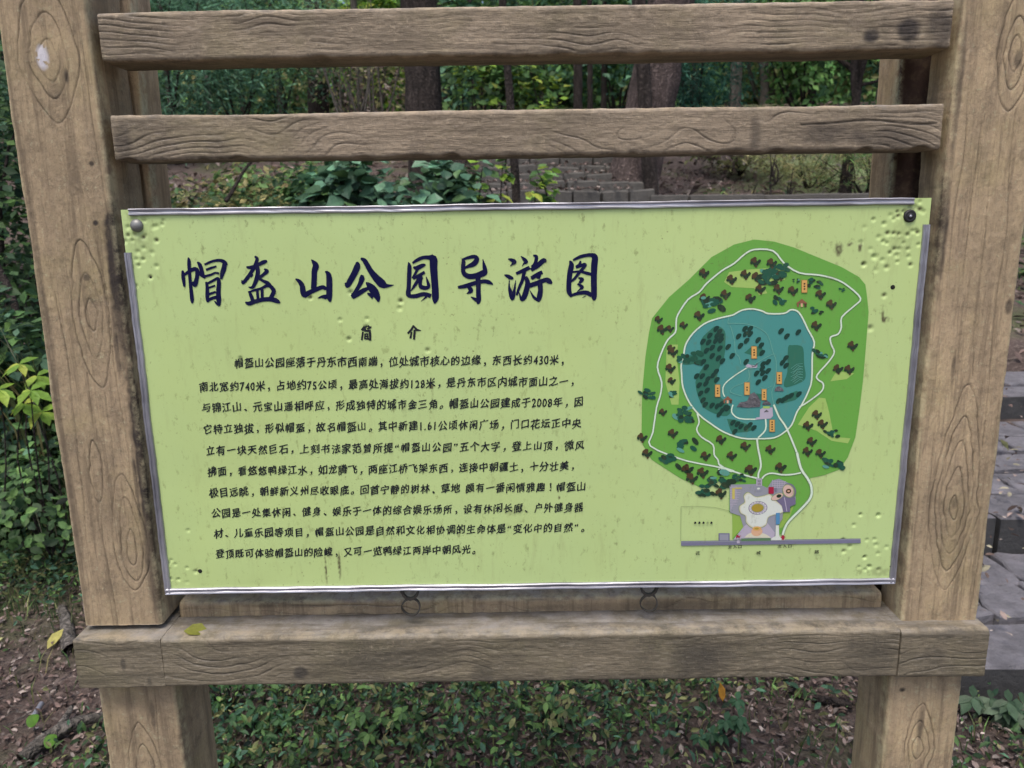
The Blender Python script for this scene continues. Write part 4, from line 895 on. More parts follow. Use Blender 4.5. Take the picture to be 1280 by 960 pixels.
def tree(name, label, x, y, r0, top, lean=(0, 0), mat='bark', crown=None, cols=MID, n=3500, ls=.16, group=None, fork=None, cat='tree', branches=9, sides=20, crown_r=2.2, crown_z=None, bend=.0, z0=None):
    z = float(gz(x, y)) if z0 is None else z0
    o = tag(empty(name, (x, y, z)), label, cat, group)
    m = 44; pth = []
    for t in np.linspace(0, 1, m):
        t2 = t ** 1.15; w1 = bend * math.sin(t * 7 + x) * .5
        pth.append((x + lean[0] * t + w1, y + lean[1] * t, z - .15 + (top + .15) * t, r0 * (1 - .62 * t)))
    wood_obj('trunk', [pth], M[mat], o, sides, .16)
    cz = crown_z if crown_z is not None else top * .62
    br = []; tips = []
    for k in range(branches):
        t = (cz + (top - cz) * (k + .5) / branches) / top; t = min(t, .97); p = pth[int(t * (m - 1))]; a = k * 2.4 + rng.uniform(-.4, .4); L = crown_r * rng.uniform(.6, 1.05) * (1.15 - .6 * (k / branches))
        e = (p[0] + L * math.cos(a), p[1] + L * math.sin(a), p[2] + L * rng.uniform(.05, .5)); br.append(limb(p[:3], e, p[3] * .42 + .006, .008, 7, .12)); main = br[-1]
        for q in (3, 4, 5, 6):
            s_ = main[q]; tips.append(s_[:3])
            e2 = (s_[0] + rng.uniform(-.45, .45) * crown_r * .5, s_[1] + rng.uniform(-.45, .45) * crown_r * .5, s_[2] + rng.uniform(-.1, .35)); br.append(limb(s_[:3], e2, .012, .004, 4, .1)); tips.append(e2)
    wood_obj('branch', br, M[mat], o, 5)['kind'] = 'stuff'
    if n:
        n = int(n * .28); tips = np.array(tips); w_ = rng.integers(0, len(tips), n); P = tips[w_] + rng.standard_normal((n, 3)) * np.array([.34, .34, .24]) * crown_r / 2.2
        Nn = np.array([0, 0, .8]) + rng.standard_normal((n, 3)) * .6
        tint = palette(n, cols, .28) * (1 + .2 * rng.standard_normal((len(tips), 1)))[w_].clip(.5, 1.6)
        leaf_obj('crown', leaf_arrays(P, Nn, ls * rng.uniform(.6, 1.3, n), tint, 'kite', 1.3), M['leaf'], o)
    return o

# ------------------------------------------------------------------ stone path with low steps, right of the stand
spath = tag(empty('stone_path', (2.2, 3.0, 0.3)), 'grey flagstone path climbing away in low steps to the right of the sign stand', 'path')
def slab(name, poly, zt, th, parent, mat, tilt=(0, 0), bev=.008, side=None):
    P = np.array(poly, float); c = P.mean(0); n = len(P); ins = c + (P - c) * (1 - bev / np.linalg.norm(P - c, axis=1)[:, None])
    zf = lambda q: zt + (q[:, 0] - c[0]) * tilt[0] + (q[:, 1] - c[1]) * tilt[1]
    V = np.concatenate([np.c_[P, zf(P) - th], np.c_[P, zf(P) - bev * .8], np.c_[ins, zf(ins)]])
    me = bpy.data.meshes.new(name)
    F = [(k, (k + 1) % n, n + (k + 1) % n, n + k) for k in range(n)] + [(n + k, n + (k + 1) % n, 2 * n + (k + 1) % n, 2 * n + k) for k in range(n)] + [tuple(range(2 * n, 3 * n))]
    me.from_pydata([tuple(v) for v in V], [], F); me.update()
    if side: me.polygons.foreach_set('material_index', [1] * n + [0] * (n + 1)); mat = [mat, side]      # side faces take the darker stone
    return link(name, me, mat, parent)
def rough_quad(x0, x1, y0, y1, j=.012, sub=3):
    out = []
    for (a, b) in (((x0, y0), (x1, y0)), ((x1, y0), (x1, y1)), ((x1, y1), (x0, y1)), ((x0, y1), (x0, y0))):
        for k in range(sub): t = k / sub; out.append((a[0] + (b[0] - a[0]) * t + random.uniform(-j, j), a[1] + (b[1] - a[1]) * t + random.uniform(-j, j)))
    return out
steps = []
def zat(px, py, Y): return float(at(px, py, Y=Y)[2])
rY = [(1.00, zat(1250, 825, 1.00)), (1.80, zat(1250, 643, 1.80)), (3.15, zat(1250, 494, 3.15)), (4.75, zat(1250, 391, 4.75)), (6.4, 1.12), (7.9, 1.42)]
for k, (y, zt) in enumerate(rY):
    y2 = rY[k + 1][0] if k + 1 < len(rY) else 9.2; x = 1.18 + random.uniform(-.05, .05) + .03 * k; skew = 0.02
    while x < 3.0:                                            # the long kerb-like stones that make each riser
        wd = random.uniform(.5, .8); h = .15 if k else .17
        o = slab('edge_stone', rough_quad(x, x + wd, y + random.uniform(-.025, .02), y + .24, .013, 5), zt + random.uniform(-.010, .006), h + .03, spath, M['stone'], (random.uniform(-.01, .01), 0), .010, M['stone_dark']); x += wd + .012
    y0 = y + .255; rows = max(1, round((y2 - y0 - .0) / .30)); dy = (y2 - y0) / rows; zn = rY[k + 1][1] - .135 if k + 1 < len(rY) else zt + .1
    for r_ in range(rows):
        x = 1.2 + .03 * k + random.uniform(-.08, .05)
        ya, yb = y0 + r_ * dy, y0 + (r_ + 1) * dy - .016; zz = zt - .006 + (zn - zt) * ((r_ + .5) / rows)
        while x < 2.95:
            wd = random.uniform(.18, .45)
            q = rough_quad(x, x + wd - .018, ya + random.uniform(-.02, .03), yb + random.uniform(-.03, .015), .022)
            slab('flagstone', q, zz + random.uniform(-.008, .006), .06, spath, M['stone'], (random.uniform(-.02, .02), random.uniform(-.02, .02) + (zn - zt) / (y2 - y0) * .8)); x += wd
# old stone steps crossing the slope behind
sst = tag(empty('stone_steps', (0.35, 7.8, 1.45)), 'mossy block steps on the slope, seen over the board between shrub and leaning trunk', 'stone steps')
for r_ in range(5):
    y = 7.55 + .36 * r_; zt = zat(660, 238 - 10.5 * r_, y); x = -0.42 + random.uniform(-.06, .06)
    while x < 1.35:
        wd = random.uniform(.22, .42); slab('block', rough_quad(x, x + wd - .02, y + random.uniform(-.02, .02), y + .36, .012), zt + random.uniform(-.024, .015), .17, sst, M['wall'], (random.uniform(-.08, .08), random.uniform(-.03, .03)), .022); x += wd
for k in range(9):
    x = 1.5 + k * .42; y = 7.5 + .03 * k; slab('block', rough_quad(x, x + .40, y, y + .26, .012), zat(830 + k * 20, 244, y) + random.uniform(-.01, .01), .14, sst, M['wall'], (0, 0), .015)

# ------------------------------------------------------------------ the wood behind
tree('thick_tree', 'thick dark straight trunk seen over the middle rail left of centre', float(at(531, 140, Y=9.0)[0]), 9.0, .235, 11, (-.1, 0), 'bark_dark', crown_z=5.2, crown_r=2.6, cols=DK + MID, n=5000)
b1 = at(782, 255, Y=8.4); tree('leaning_tree', 'thick grey-brown trunk leaning right, standing beside the stone steps', b1[0], b1[1], .30, 10, (2.0, .3), 'bark', crown_z=5.0, crown_r=2.6, cols=MID, n=5000)
b2 = at(818, 255, Y=7.9); tree('slim_tree', 'slim dark trunk crossing behind the rail just right of the leaning trunk', b2[0], b2[1], .085, 9, (-.75, .2), 'bark_dark', crown_z=5, crown_r=1.5, n=2500)
b3 = at(398, 140, Y=17); tree('distant_tree', 'distant dark trunk among pale twigs, left of the thick straight trunk', b3[0], b3[1], .24, 12, (.2, 0), 'bark_dark', crown_z=6, n=3500, ls=.2)
b4 = at(650, 255, Y=5.2); tree('sapling', 'thin dark sapling with yellow-green leaves in front of the stone steps', b4[0], b4[1], .040, 4.6, (-.22, 0), 'bark_dark', crown_z=3.3, crown_r=.9, n=1500, ls=.11, cols=YG + MID, sides=10, cat='sapling', bend=.03)
for px, Y, r_, lb in ((723, 15, .10, 'thin dark pole-like trunk, leftmost of the three in the gap above the middle rail'), (738, 17, .07, 'thin dark pole-like trunk, middle of the three in the gap above the middle rail'), (755, 19, .08, 'thin dark pole-like trunk, rightmost of the three in the gap above the middle rail')):
    p = at(px, 140, Y=Y); tree('pole_tree', lb, p[0], p[1], r_, 9, (-.1, 0), 'bark_dark', crown_z=5.6, crown_r=1.6, n=1200, ls=.2, group='thin young trunks in the wood', sides=8, branches=6)
p = at(918, 140, Y=18); tree('pale_tree', 'pale slim trunk in front of the dark blue-green bush', p[0], p[1], .14, 11, (.05, 0), 'bark_pale', crown_z=6, n=2500, ls=.2)
p = at(1054, 248, Y=8.6); o_ = tree('forked_tree', 'small dark tree forking above the middle rail near the right post', p[0], p[1], .075, 2.2, (.12, 0), 'bark_dark', crown_z=1.3, crown_r=.5, n=500, ls=.13, cols=DK, branches=4, sides=10)
z_ = float(gz(p[0], p[1]))
for lm in (limb((p[0] + .07, p[1], z_ + 1.15), (p[0] + .05, p[1], z_ + 3.0), .05, .03, 8, .05), limb((p[0] + .07, p[1], z_ + 1.2), (p[0] + .75, p[1], z_ + 2.8), .03, .012, 8, .1), limb((p[0] + .05, p[1], z_ + 1.3), (p[0] - .35, p[1], z_ + 2.1), .045, .02, 8, .25)): wood_obj('limb', [lm], M['bark_dark'], o_, 8)
p = at(967, 240, Y=8.0); tree('twig_sapling', 'leafless dark twig of a sapling on the litter slope above the board', p[0], p[1], .022, .55, (-.05, 0), 'bark_dark', crown_z=.28, crown_r=.28, n=25, ls=.05, sides=8, branches=4, cat='sapling', cols=DK)
far_t = [(215,24),(262,20),(305,26),(352,23),(452,22),(470,27),(590,21),(628,25),(680,28),(868,26),(956,23),(985,28),(1012,20),(1098,24),(1120,28),(330,30),(700,32),(830,30),(560,31),(410,29),(40,12),(12,16),(1275,18)]
FARW = ['closest to the left post in the rail gap', 'second from the left post in the rail gap', 'above the second title character', 'above the third title character', 'right of the distant dark trunk', 'midway between distant dark trunk and thick trunk', 'just right of the thick dark trunk', 'left of the sapling top', 'right of the sapling top', 'just right of the leaning trunk', 'right of the pale slim trunk', 'between pale slim trunk and forked tree', 'just left of the forked tree', 'just right of the forked tree', 'closest to the right rear post', 'above the gap between second and third title character', 'beside the leftmost thin pole trunk', 'behind the leaning trunk', 'behind the yellow-green bush', 'behind the distant dark trunk', 'behind the top of the left post', 'at the top left picture corner', 'behind the right post at the picture edge']
for k, (px, Y) in enumerate(far_t):
    p = at(px, 135, Y=Y); pale = k % 3 == 1
    tree('far_tree', '%s slender trunk far back, %s' % (('pale' if pale else 'dark'), FARW[k]),
         p[0], p[1], random.uniform(.06, .15), random.uniform(9, 13), (random.uniform(-.8, .8), 0), 'bark_pale' if pale else 'bark_dark', crown_z=4.5, crown_r=2.4, n=2600, ls=.24, group='slender trunks far back in the wood', sides=8, branches=10, cols=[DK + MID, MID, MID + BLU][k % 3])

FARB = 'bushes at the back of the wood'
def fb_(px, py, Y, h, r, n, ls, cols, label, name='bush', **k):
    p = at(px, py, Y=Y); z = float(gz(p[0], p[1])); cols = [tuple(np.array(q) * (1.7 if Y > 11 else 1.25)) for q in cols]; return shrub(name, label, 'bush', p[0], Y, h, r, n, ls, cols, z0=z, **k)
CON = dict(name='conifer_bush', shape='needle', wide=2.0, stems=4, clumps=60)
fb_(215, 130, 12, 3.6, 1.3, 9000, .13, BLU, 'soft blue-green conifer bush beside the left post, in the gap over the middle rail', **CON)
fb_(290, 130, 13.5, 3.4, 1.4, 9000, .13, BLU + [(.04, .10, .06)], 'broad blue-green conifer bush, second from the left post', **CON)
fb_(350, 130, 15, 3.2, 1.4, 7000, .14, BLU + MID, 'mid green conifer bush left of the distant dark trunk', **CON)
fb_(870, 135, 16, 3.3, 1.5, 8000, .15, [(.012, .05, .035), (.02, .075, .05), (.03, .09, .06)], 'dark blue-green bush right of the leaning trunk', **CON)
fb_(455, 140, 17, 2.2, 1.3, 1800, .12, OLV + BRN, 'thin twiggy bush with pale stems between the dark trunks', stems=26, bark='bark_pale')
fb_(480, 140, 24, 3.6, 1.6, 3500, .2, MID + YG, 'fresh green bush showing left of the thick trunk')
fb_(610, 135, 9.9, 1.7, .50, 620, .14, YG + MID + MID + MID, 'leafy bush with large bright green and yellow-green leaves behind the middle rail', wide=1.6, clumps=16, lowest=.3)
fb_(668, 130, 10.1, 1.6, .36, 380, .14, YG + MID + MID, 'yellow-green leafed bush over the middle rail beside the sapling', wide=1.6, clumps=12, lowest=.3)
fb_(600, 100, 12, 3.2, .9, 2000, .16, MID + BLU, 'mid green bush just right of the thick dark trunk')
fb_(700, 110, 22, 4.6, 2.0, 5000, .2, BLU + MID, 'hazy blue-green bush behind the three thin trunks')
fb_(775, 110, 20, 4.2, 1.5, 4000, .2, MID + BLU, 'green bush left of the leaning trunk top')
fb_(960, 130, 24, 4.4, 2.0, 4500, .2, OLV + MID, 'olive bush with grey twigs right of the pale slim trunk', stems=16, bark='bark_pale')
fb_(1005, 130, 18, 3.6, 1.4, 4000, .17, MID + [(.06, .15, .04)], 'bright mid green bush left of the forked tree')
fb_(1110, 130, 19, 3.8, 1.6, 4500, .17, MID + OLV + BLU, 'grey-green bush between the forked tree and the right post')
WHERE14 = ['behind the left post', 'just right of the left post', 'above the first board character', 'above the second title character', 'left of the distant dark trunk', 'left of the thick dark trunk', 'behind the thick dark trunk', 'above the yellow-green bushes', 'behind the three thin trunks', 'left of the leaning trunk', 'behind the leaning trunk', 'behind the pale slim trunk', 'left of the forked tree', 'right of the forked tree']
for k in range(14):
    if k in (3, 5, 8, 11): continue
    px = 150 + k * 78; Y = random.uniform(29, 36)
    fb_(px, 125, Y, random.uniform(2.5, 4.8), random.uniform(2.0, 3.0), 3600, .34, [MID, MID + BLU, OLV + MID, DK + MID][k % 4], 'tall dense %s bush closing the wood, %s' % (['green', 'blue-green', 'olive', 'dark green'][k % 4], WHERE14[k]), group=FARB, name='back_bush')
# low growth on the near slope, seen between middle rail and board
fb_(205, 250, 4.6, .95, .45, 1500, .075, OLV + DK, 'tangled olive bush just right of the left post, above the board', stems=14)
fb_(262, 250, 5.4, .8, .55, 1800, .075, DK + OLV + [(.14, .11, .05)], 'dark brownish bush above the board title', stems=14)
fb_(335, 250, 6.0, .85, .65, 2400, .08, OLV + MID, 'olive green spreading bush above the board, left of the blue-green leaves', stems=12)
fb_(392, 250, 5.2, 1.0, .40, 1300, .08, DK + MID, 'small dark bush left of the large blue-green leaves', stems=10)
fb_(455, 262, 4.2, 1.22, .42, 1300, .11, DK + BLU, 'bush of large dark blue-green leaves rising above the board edge', wide=1.7, mat='gloss', clumps=18, shape='oval')
fb_(535, 262, 4.4, 1.16, .36, 1200, .10, DK + BLU, 'bush of large dark blue-green leaves, the lower one nearer the steps', wide=1.7, mat='gloss', clumps=18, shape='oval')
fb_(608, 268, 4.6, 1.12, .17, 110, .10, YG + MID, 'small yellow-green plant in front of the stone steps, left of the sapling', wide=1.6, shape='oval', clumps=7)
fb_(682, 262, 4.9, 1.06, .14, 80, .10, YG + MID, 'small yellow-green plant in front of the stone steps, right of the sapling', wide=1.6, shape='oval', clumps=7)
fb_(1010, 250, 9.5, .75, .9, 2400, .10, OLV + [(.16, .18, .06)], 'yellow-green grassy bush above the board, left of the right batten', shape='blade', wide=1.5)
fb_(1085, 250, 8.6, .8, .9, 2400, .10, OLV + [(.16, .18, .06)] + MID, 'yellow-green grassy bush beside the right batten', shape='blade', wide=1.5)
fb_(925, 235, 10.5, .6, .8, 1200, .09, OLV + BRN, 'low brownish bush on the litter slope')
p0 = at(282, 252, Y=5.0); tag(wood_obj('leaning_branch', [limb(p0, at(316, 200, Y=5.2), .018, .012, 6, .04)], M['bark_dark'], None), 'dark dead branch slanting up behind the board near its title', 'branch')
# left margin
shrub('left_bush', 'dark green bush filling the view left of the left post', 'bush', -2.75, 3.3, 1.9, .65, 4200, .065, DK + DK + MID, clumps=36)
shrub('left_bush', 'tall dark bush further back, left of the left post', 'bush', -4.4, 5.0, 3.3, 1.1, 5000, .11, DK + BLU, clumps=40)
shrub('left_bush', 'bluish-leaved low bush behind the yellow-green leaves by the left post', 'bush', -2.15, 2.35, .95, .42, 2000, .06, DK + DK + BLU + MID, clumps=22, wide=1.5)
shrub('left_bush', 'low dark leafy bush at the foot of the left post', 'bush', -2.0, 2.0, .42, .5, 2600, .042, DK + MID, clumps=20, shape='oval')
shrub('left_bush', 'small trailing dark bush at the left picture edge', 'bush', -2.55, 2.5, .55, .5, 2200, .05, DK + MID + OLV, clumps=20)
p0, p1 = at(-25, 285, Y=2.6), at(22, 402, Y=2.4); tag(wood_obj('dead_stem', [limb(p0, p1, .020, .016, 6, .04)], M['bark_dark'], None, 8, .1), 'dark dead stem leaning at the left picture edge', 'branch')
# far-off woodland that reads as one mass
n = 60000; ang = rng.uniform(-1.1, 1.1, n); rad = rng.uniform(38, 62, n); P = np.c_[np.sin(ang) * rad, np.cos(ang) * rad, 4 + rng.uniform(0, 1, n) ** 1.3 * 22]
w_ = (N1(P[:, 0] * .35, P[:, 2] * .35) + .3 > rng.uniform(-1, 1, n)); P = P[w_]; n = len(P)
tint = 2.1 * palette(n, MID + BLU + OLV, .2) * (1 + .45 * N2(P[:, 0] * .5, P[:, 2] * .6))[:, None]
tag(leaf_obj('woodland', leaf_arrays(P, rng.standard_normal((n, 3)) + np.array([0, -.9, .5]), rng.uniform(.8, 1.6, n), tint, 'kite', 1.6), M['leaf']), kind='stuff', label='hazy green woodland closing the far background', cat='woodland')

# ------------------------------------------------------------------ leaf litter and ground cover
def scatter(n, x0, x1, y0, y1, dens=None, pow_=1.0):
    x = rng.uniform(x0, x1, n * 2); y = y0 + (y1 - y0) * rng.uniform(0, 1, n * 2) ** pow_
    if dens is not None: k = rng.uniform(0, 1, n * 2) < dens(x, y); x, y = x[k], y[k]
    return x[:n], y[:n]
offpath = lambda x, y: 1 - .93 * path_mask(x, y)
parts = []
for n, ar, ls, sh in ((50000, (-2.9, 2.6, .1, 3.2), .017, 'oval'), (16000, (-5, 5, 2.5, 11), .055, 'kite'), (8000, (-9, 9, 8, 22), .10, 'kite')):
    x, y = scatter(n, *ar, offpath, 1.2); z = gz(x, y) + rng.uniform(.002, .022, len(x)); P = np.c_[x, y, z]
    parts.append(leaf_arrays(P, np.array([0, 0, 1.]) + rng.standard_normal((len(x), 3)) * .5, ls * rng.uniform(.35, 1.9, len(x)), palette(len(x), BRN, .35), sh, .95))
x, y = scatter(3200, 1.15, 2.9, 1.05, 8); zz = np.interp(y, [a for a, b in rY], [b for a, b in rY]) + .012
parts.append(leaf_arrays(np.c_[x, y, zz], np.array([0, 0, 1.]) + rng.standard_normal((len(x), 3)) * .3, .03 * rng.uniform(.3, 1.6, len(x)), palette(len(x), BRN + [(.26, .24, .17)], .3), 'oval'))
x, y = scatter(700, -.45, 1.35, 7.5, 9.3); zz = np.array([zat(660, 238 - 10.5 * k, 7.55 + .36 * k) for k in range(5)])[np.clip(((y - 7.55) / .36).astype(int), 0, 4)] + .02
parts.append(leaf_arrays(np.c_[x, y, zz], np.array([0, 0, 1.]) + rng.standard_normal((len(x), 3)) * .4, .055 * rng.uniform(.5, 1.5, len(x)), palette(len(x), BRN, .3), 'oval'))
tag(leaf_obj('leaf_litter', parts, M['dry']), 'brown and pinkish dry leaves carpeting the forest floor', 'leaf litter', kind='stuff')

def cover(x, y):
    d = N1.fbm(x * 1.8 + 7, y * 1.8, 3) * 1.5 + .62
    bare = np.clip(1.25 - ((x + 1.75) / .85) ** 2 - ((y - 1.05) / .62) ** 2, 0, 1) * (x < -.9)
    front = np.clip(1 - (x - .25) / .6, .45, 1)
    return np.clip(d * front - 1.1 * bare, 0.02, 1) * offpath(x, y)
parts = []
x, y = scatter(34000, -2.9, 1.6, .3, 2.4, cover); xl, yl = scatter(9000, -2.6, -1.1, 1.45, 3.0); x = np.r_[x, xl]; y = np.r_[y, yl]; cx_ = x; z = gz(x, y) + rng.uniform(.01, .085, len(x))
parts.append(leaf_arrays(np.c_[x, y, z], np.array([0, -.25, 1.]) + rng.standard_normal((len(x), 3)) * .65, .019 * rng.uniform(.4, 2.0, len(x)), palette(len(x), MID + DK + OLV[:2] + BLU[:2], .4), 'oval', .9))
x, y = scatter(9000, -6, 6, 2.2, 9, lambda x, y: np.clip(N1.fbm(x * .7 + 7, y * .7, 3) * 1.6 + .35 + .3 * (x < -.5), 0, 1) * offpath(x, y)); z = gz(x, y) + rng.uniform(.01, .14, len(x))
parts.append(leaf_arrays(np.c_[x, y, z], np.array([0, -.3, 1.]) + rng.standard_normal((len(x), 3)) * .5, .07 * rng.uniform(.5, 1.5, len(x)), palette(len(x), MID + DK + OLV, .3), 'kite', 1.3))
x, y = scatter(9000, -12, 12, 8, 28, lambda x, y: np.clip(N1.fbm(x * .4 + 7, y * .4, 3) * 1.6 + .4, 0, 1)); z = gz(x, y) + rng.uniform(.01, .2, len(x))
parts.append(leaf_arrays(np.c_[x, y, z], np.array([0, -.4, 1.]) + rng.standard_normal((len(x), 3)) * .5, .13 * rng.uniform(.5, 1.5, len(x)), palette(len(x), MID + OLV + OLV, .3), 'blade', 1.5))
tag(leaf_obj('ground_cover', parts, M['leaf']), 'low green leafy plants growing through the litter', 'ground cover', kind='stuff')
x, y = scatter(6500, -2.9, 2.6, .3, 3.0, offpath); xl, yl = scatter(3800, -2.6, -1.1, 1.4, 3.0); x = np.r_[x, xl]; y = np.r_[y, yl]; a = rng.uniform(0, 6.28, len(x)); z = gz(x, y)
f_ = np.c_[np.cos(a), np.sin(a), rng.uniform(.1, 1.6, len(x))]
parts = [leaf_arrays(np.c_[x, y, z], np.c_[-np.cos(a), -np.sin(a), .6 + 0 * a], .06 * rng.uniform(.3, 1.6, len(x)), palette(len(x), MID + OLV + [BRN[2]], .3), 'blade', .8, f_)]
tag(leaf_obj('grass', parts, M['leaf']), 'thin grass blades scattered among the leafy plants', 'grass', kind='stuff')
tw = []
for k in range(420):
    x = random.uniform(-2.9, 2.4); y = random.uniform(.3, 3.2); a = random.uniform(0, 6.28); L = random.uniform(.04, .16); z = float(gz(x, y)) + .012
    if float(path_mask(x, y)) > .3 and random.random() < .8: continue
    tw.append([(x, y, z, .0018), (x + L * .5 * math.cos(a), y + L * .5 * math.sin(a), z + random.uniform(0, .02), .0016), (x + L * math.cos(a + .3), y + L * math.sin(a + .3), z + random.uniform(-.004, .02), .0008)])
V, F = tube(tw, 4); tag(link('twig_litter', mesh_np('twig_litter', V, F, False), M['bark_pale']), 'small dry twigs scattered on the forest floor', 'twigs', kind='stuff')

# ------------------------------------------------------------------ single leaves, plants and sticks one can point at
def gnd(px, py):
    """where the direction measured at a spot of the photograph meets the ground"""
    d = CX * (px - 640) / FPX + CY * (py - 480) / FPX + CZ; t_ = .5
    for _ in range(400):
        p = CAM + d * t_
        if p[2] < float(gz(p[0], p[1])) + .005: break
        t_ += .02
    return CAM + d * t_
def one_leaf(name, label, p, size, col, nrm, fwd, wide=1.2, cat='leaf'):
    o = leaf_obj(name, leaf_arrays(np.array([p]), np.array([nrm], float), np.array([size]), np.array([col]), 'oval', wide, np.array([fwd], float)), M['leaf'], None, True); return tag(o, label, cat)
one_leaf('fallen_leaf', 'curled yellow-green leaf lying on the beam next to the left post', (-.575, -.008, .8262), .042, (.24, .25, .05), (0, -.2, 1), (1, .1, .0), 1.5)
p = gnd(903, 888); one_leaf('fallen_leaf', 'upright orange-yellow leaf in the plants under the right half of the beam', p + [0, 0, .03], .055, (.45, .22, .03), (.2, -1, .4), (0, .1, 1), .9)
p = gnd(60, 818); one_leaf('fallen_leaf', 'pale yellow fallen leaf on the litter left of the left post', p + [0, 0, .02], .085, (.50, .46, .14), (.1, -.6, 1), (.2, 1, .3), .9)
p = gnd(745, 905); one_leaf('fallen_leaf', 'pale tan narrow fallen leaf among the plants under the beam', gnd(1042, 905) + [0, 0, .03], .09, (.30, .25, .17), (.2, -.6, 1), (.4, -1, .1), .7)
for px, py, lb in ((44, 918, 'round bright green leaf on the litter, the left one of two by the fallen branch'), (66, 944, 'round bright green leaf just below the fallen branch')):
    p = gnd(px, py); o = tag(empty('seedling', tuple(p)), lb, 'seedling')
    wood_obj('stem', [[(p[0], p[1], p[2] - .01, .002), (p[0] + .004, p[1] - .004, p[2] + .05, .0015)]], M['bark_pale'], o, 5)
    V = [(p[0] + .004, p[1] - .006, p[2] + .052)] + [(p[0] + .004 + .018 * math.cos(a), p[1] - .006 + .015 * math.sin(a), p[2] + .052 + .012 * math.sin(a) + .003 * math.cos(2 * a)) for a in np.linspace(0, 6.283, 15)[:-1]]
    me = mesh_np('leaf', V, [(0, k, k % 14 + 1) for k in range(1, 15)], True); cattr(me, 'tint', [(.075, .19, .015)] * 15); link('leaf', me, M['leaf'], o)
a, b = gnd(30, 960), gnd(126, 908); c_ = gnd(75, 925)
tag(wood_obj('fallen_branch', [[(*(a + [0, 0, .025]), .016), (*(a * .5 + c_ * .5 + [0, 0, .035]), .017), (*(c_ + [0, 0, .03]), .016), (*(c_ * .5 + b * .5 + [0, 0, .04]), .013), (*(b + [0, 0, .03]), .012), (*(b + [.15, .05, .03]), .010)],
    limb(c_ + [0, 0, .03], gnd(92, 898) + [0, 0, .04], .009, .005, 5, .05)], M['bark_pale'], None, 9, .12), 'grey fallen branch on the litter at the bottom left', 'branch')
a, b = gnd(42, 905), gnd(54, 890); tag(wood_obj('pale_stick', [[(*(a + [0, 0, .02]), .009), (*(b + [0, 0, .03]), .008)]], M['alu'], None, 7), 'short whitish stick on the litter beside the round leaves', 'stick')
a, b = gnd(90, 820), gnd(78, 770); tag(wood_obj('half_buried_stick', [limb(a + [0, 0, .02], b + [0, 0, .03], .02, .016, 5, .04)], M['bark_pale'], None, 7, .1), 'short grey stick half hidden behind the left end of the beam', 'stick')
a, b = gnd(985, 868), gnd(1065, 890); tag(wood_obj('fallen_branch', [limb(a + [0, 0, .02], b + [0, 0, .02], .013, .009, 7, .06)], M['bark_dark'], None, 8, .1), 'brown fallen branch under the beam near the right leg', 'branch')
# compound-leaved young plants with yellow-green leaves, left of the left post
def compound(name, label, base, heads, cols, ls, cat='plant'):
    o = tag(empty(name, tuple(base)), label, cat); st = []; L_ = []
    for h in heads:
        st.append(limb(base, h, .005, .002, 7, .08)); nL = 6
        for k in range(nL):
            a = 2 * math.pi * k / nL + .4; f = np.array([math.cos(a), math.sin(a) * .7 - .25, -.35]); L_.append(leaf_arrays(np.array([h]), np.array([[.5 * math.cos(a), -.35, .9]]), np.array([ls * random.uniform(.75, 1.15)]), palette(1, cols, .12), 'oval', 1.0, f[None]))
    wood_obj('stem', st, M['bark_dark'], o, 5); leaf_obj('leaves', L_, M['leaf'], o, True); return o
bs = np.array([-1.88, 1.75, float(gz(-1.88, 1.75))])
compound('yellow_leaved_plant', 'plant with hanging yellow-green leaves close to the left post', bs, [at(24, 455, Y=1.7), at(38, 488, Y=1.62), at(46, 470, Y=1.8), at(30, 505, Y=1.66), at(52, 515, Y=1.7), at(-2, 487, Y=1.6)], YG + YG + [(.36, .36, .05)], .078)
bs = np.array([-2.3, 2.2, float(gz(-2.3, 2.2))])
compound('green_plant', 'green young plant with spread leaves behind the yellow-green one', bs, [at(12, 440, Y=2.1), at(40, 436, Y=2.2), at(52, 448, Y=2.1), at(5, 420, Y=2.2)], MID + BLU, .095)
bs = gnd(1232, 900)
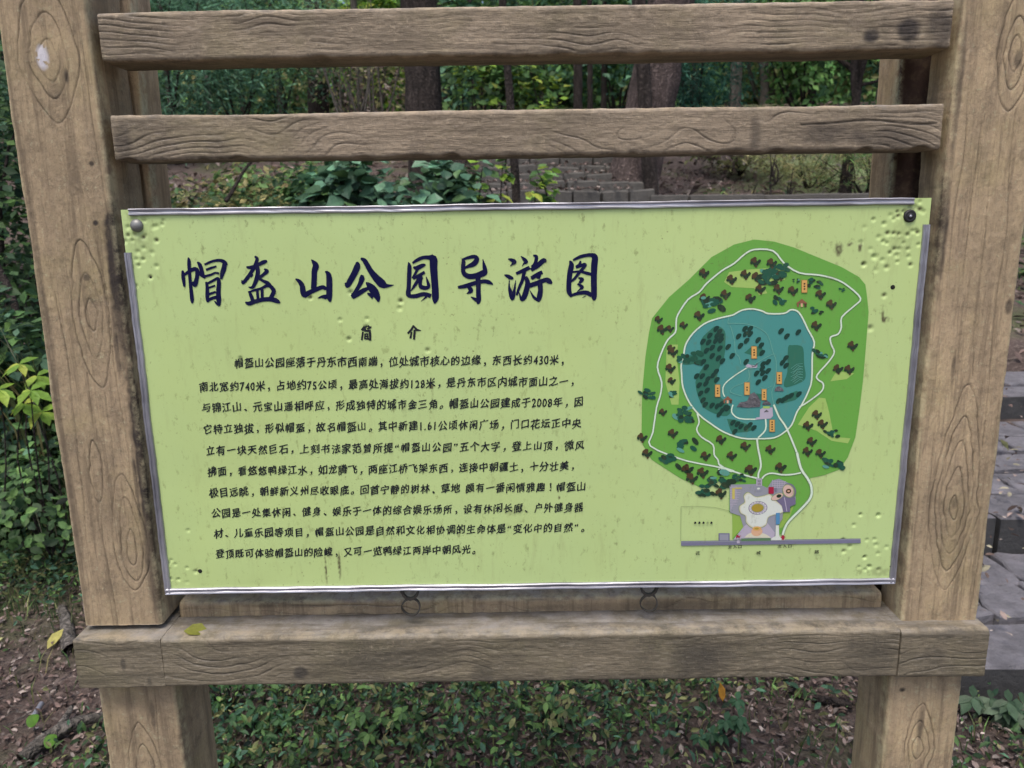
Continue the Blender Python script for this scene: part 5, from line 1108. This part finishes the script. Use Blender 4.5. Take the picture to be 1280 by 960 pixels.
compound('leafy_plant', 'grey-green leafy plant at the foot of the lowest stone step', bs, [bs + np.array([random.uniform(-.09, .12), random.uniform(-.05, .05), random.uniform(.03, .10)]) for _ in range(9)], [(.07, .12, .07), (.12, .17, .11), (.05, .09, .05)], .055)
for px, py, n_, cl, lb in ((330, 925, 9, [(.05, .13, .05), (.07, .16, .06)], 'broad-leaved blue-green plant under the left part of the beam'), (286, 890, 6, [(.04, .10, .03)], 'dark green plant beside the left leg'), (480, 930, 8, MID, 'mid green plant under the beam, left of centre'),
                           (700, 915, 8, MID + OLV, 'mid green plant under the beam at the centre'), (895, 925, 8, [(.05, .12, .06)], 'bluish green plant below the orange-yellow leaf')):
    p = gnd(px, py); compound('leafy_plant', lb, p, [p + np.array([random.uniform(-.08, .08), random.uniform(-.06, .06), random.uniform(.04, .11)]) for _ in range(n_)], cl, .034)

for (x, y, lb) in ((-2.12, 2.25, 'tuft of tall thin pale grass left of the left post, above the yellow-green leaves'), (-1.85, 1.95, 'low tuft of pale green grass left of the left post')):
    z = float(gz(x, y)); n = 260; o = tag(empty('grass_tuft', (x, y, z)), lb, 'grass tuft'); hh = 1.05 if x < -2 else .34
    a = rng.uniform(0, 6.28, n); q = rng.uniform(0, .22, n); P = np.c_[x + q * np.cos(a), y + q * np.sin(a), np.full(n, z)]
    F_ = np.c_[np.cos(a) * .35, np.sin(a) * .35, np.ones(n)]
    leaf_obj('blades', leaf_arrays(P, np.c_[-np.cos(a), -np.sin(a), .35 + 0 * a], hh * rng.uniform(.35, 1, n), palette(n, OLV + MID + [(.34, .34, .24)], .25), 'blade', .16 if x < -2 else .35, F_), M['leaf'], o)

st = tag(empty('dry_stems', (-2.6, 14, 2.6)), 'pale leafless stems standing between the distant dark trunk and the thick trunk', 'dry stems')
for k in range(16):
    p = at(432 + random.uniform(-25, 70), 138, Y=random.uniform(12, 15)); z = float(gz(p[0], p[1]))
    wood_obj('stem', [limb((p[0], p[1], z - .05), (p[0] + random.uniform(-.7, .7), p[1], z + random.uniform(1.6, 3.4)), .022, .006, 8, .06)], M['bark_pale'], st, 5)
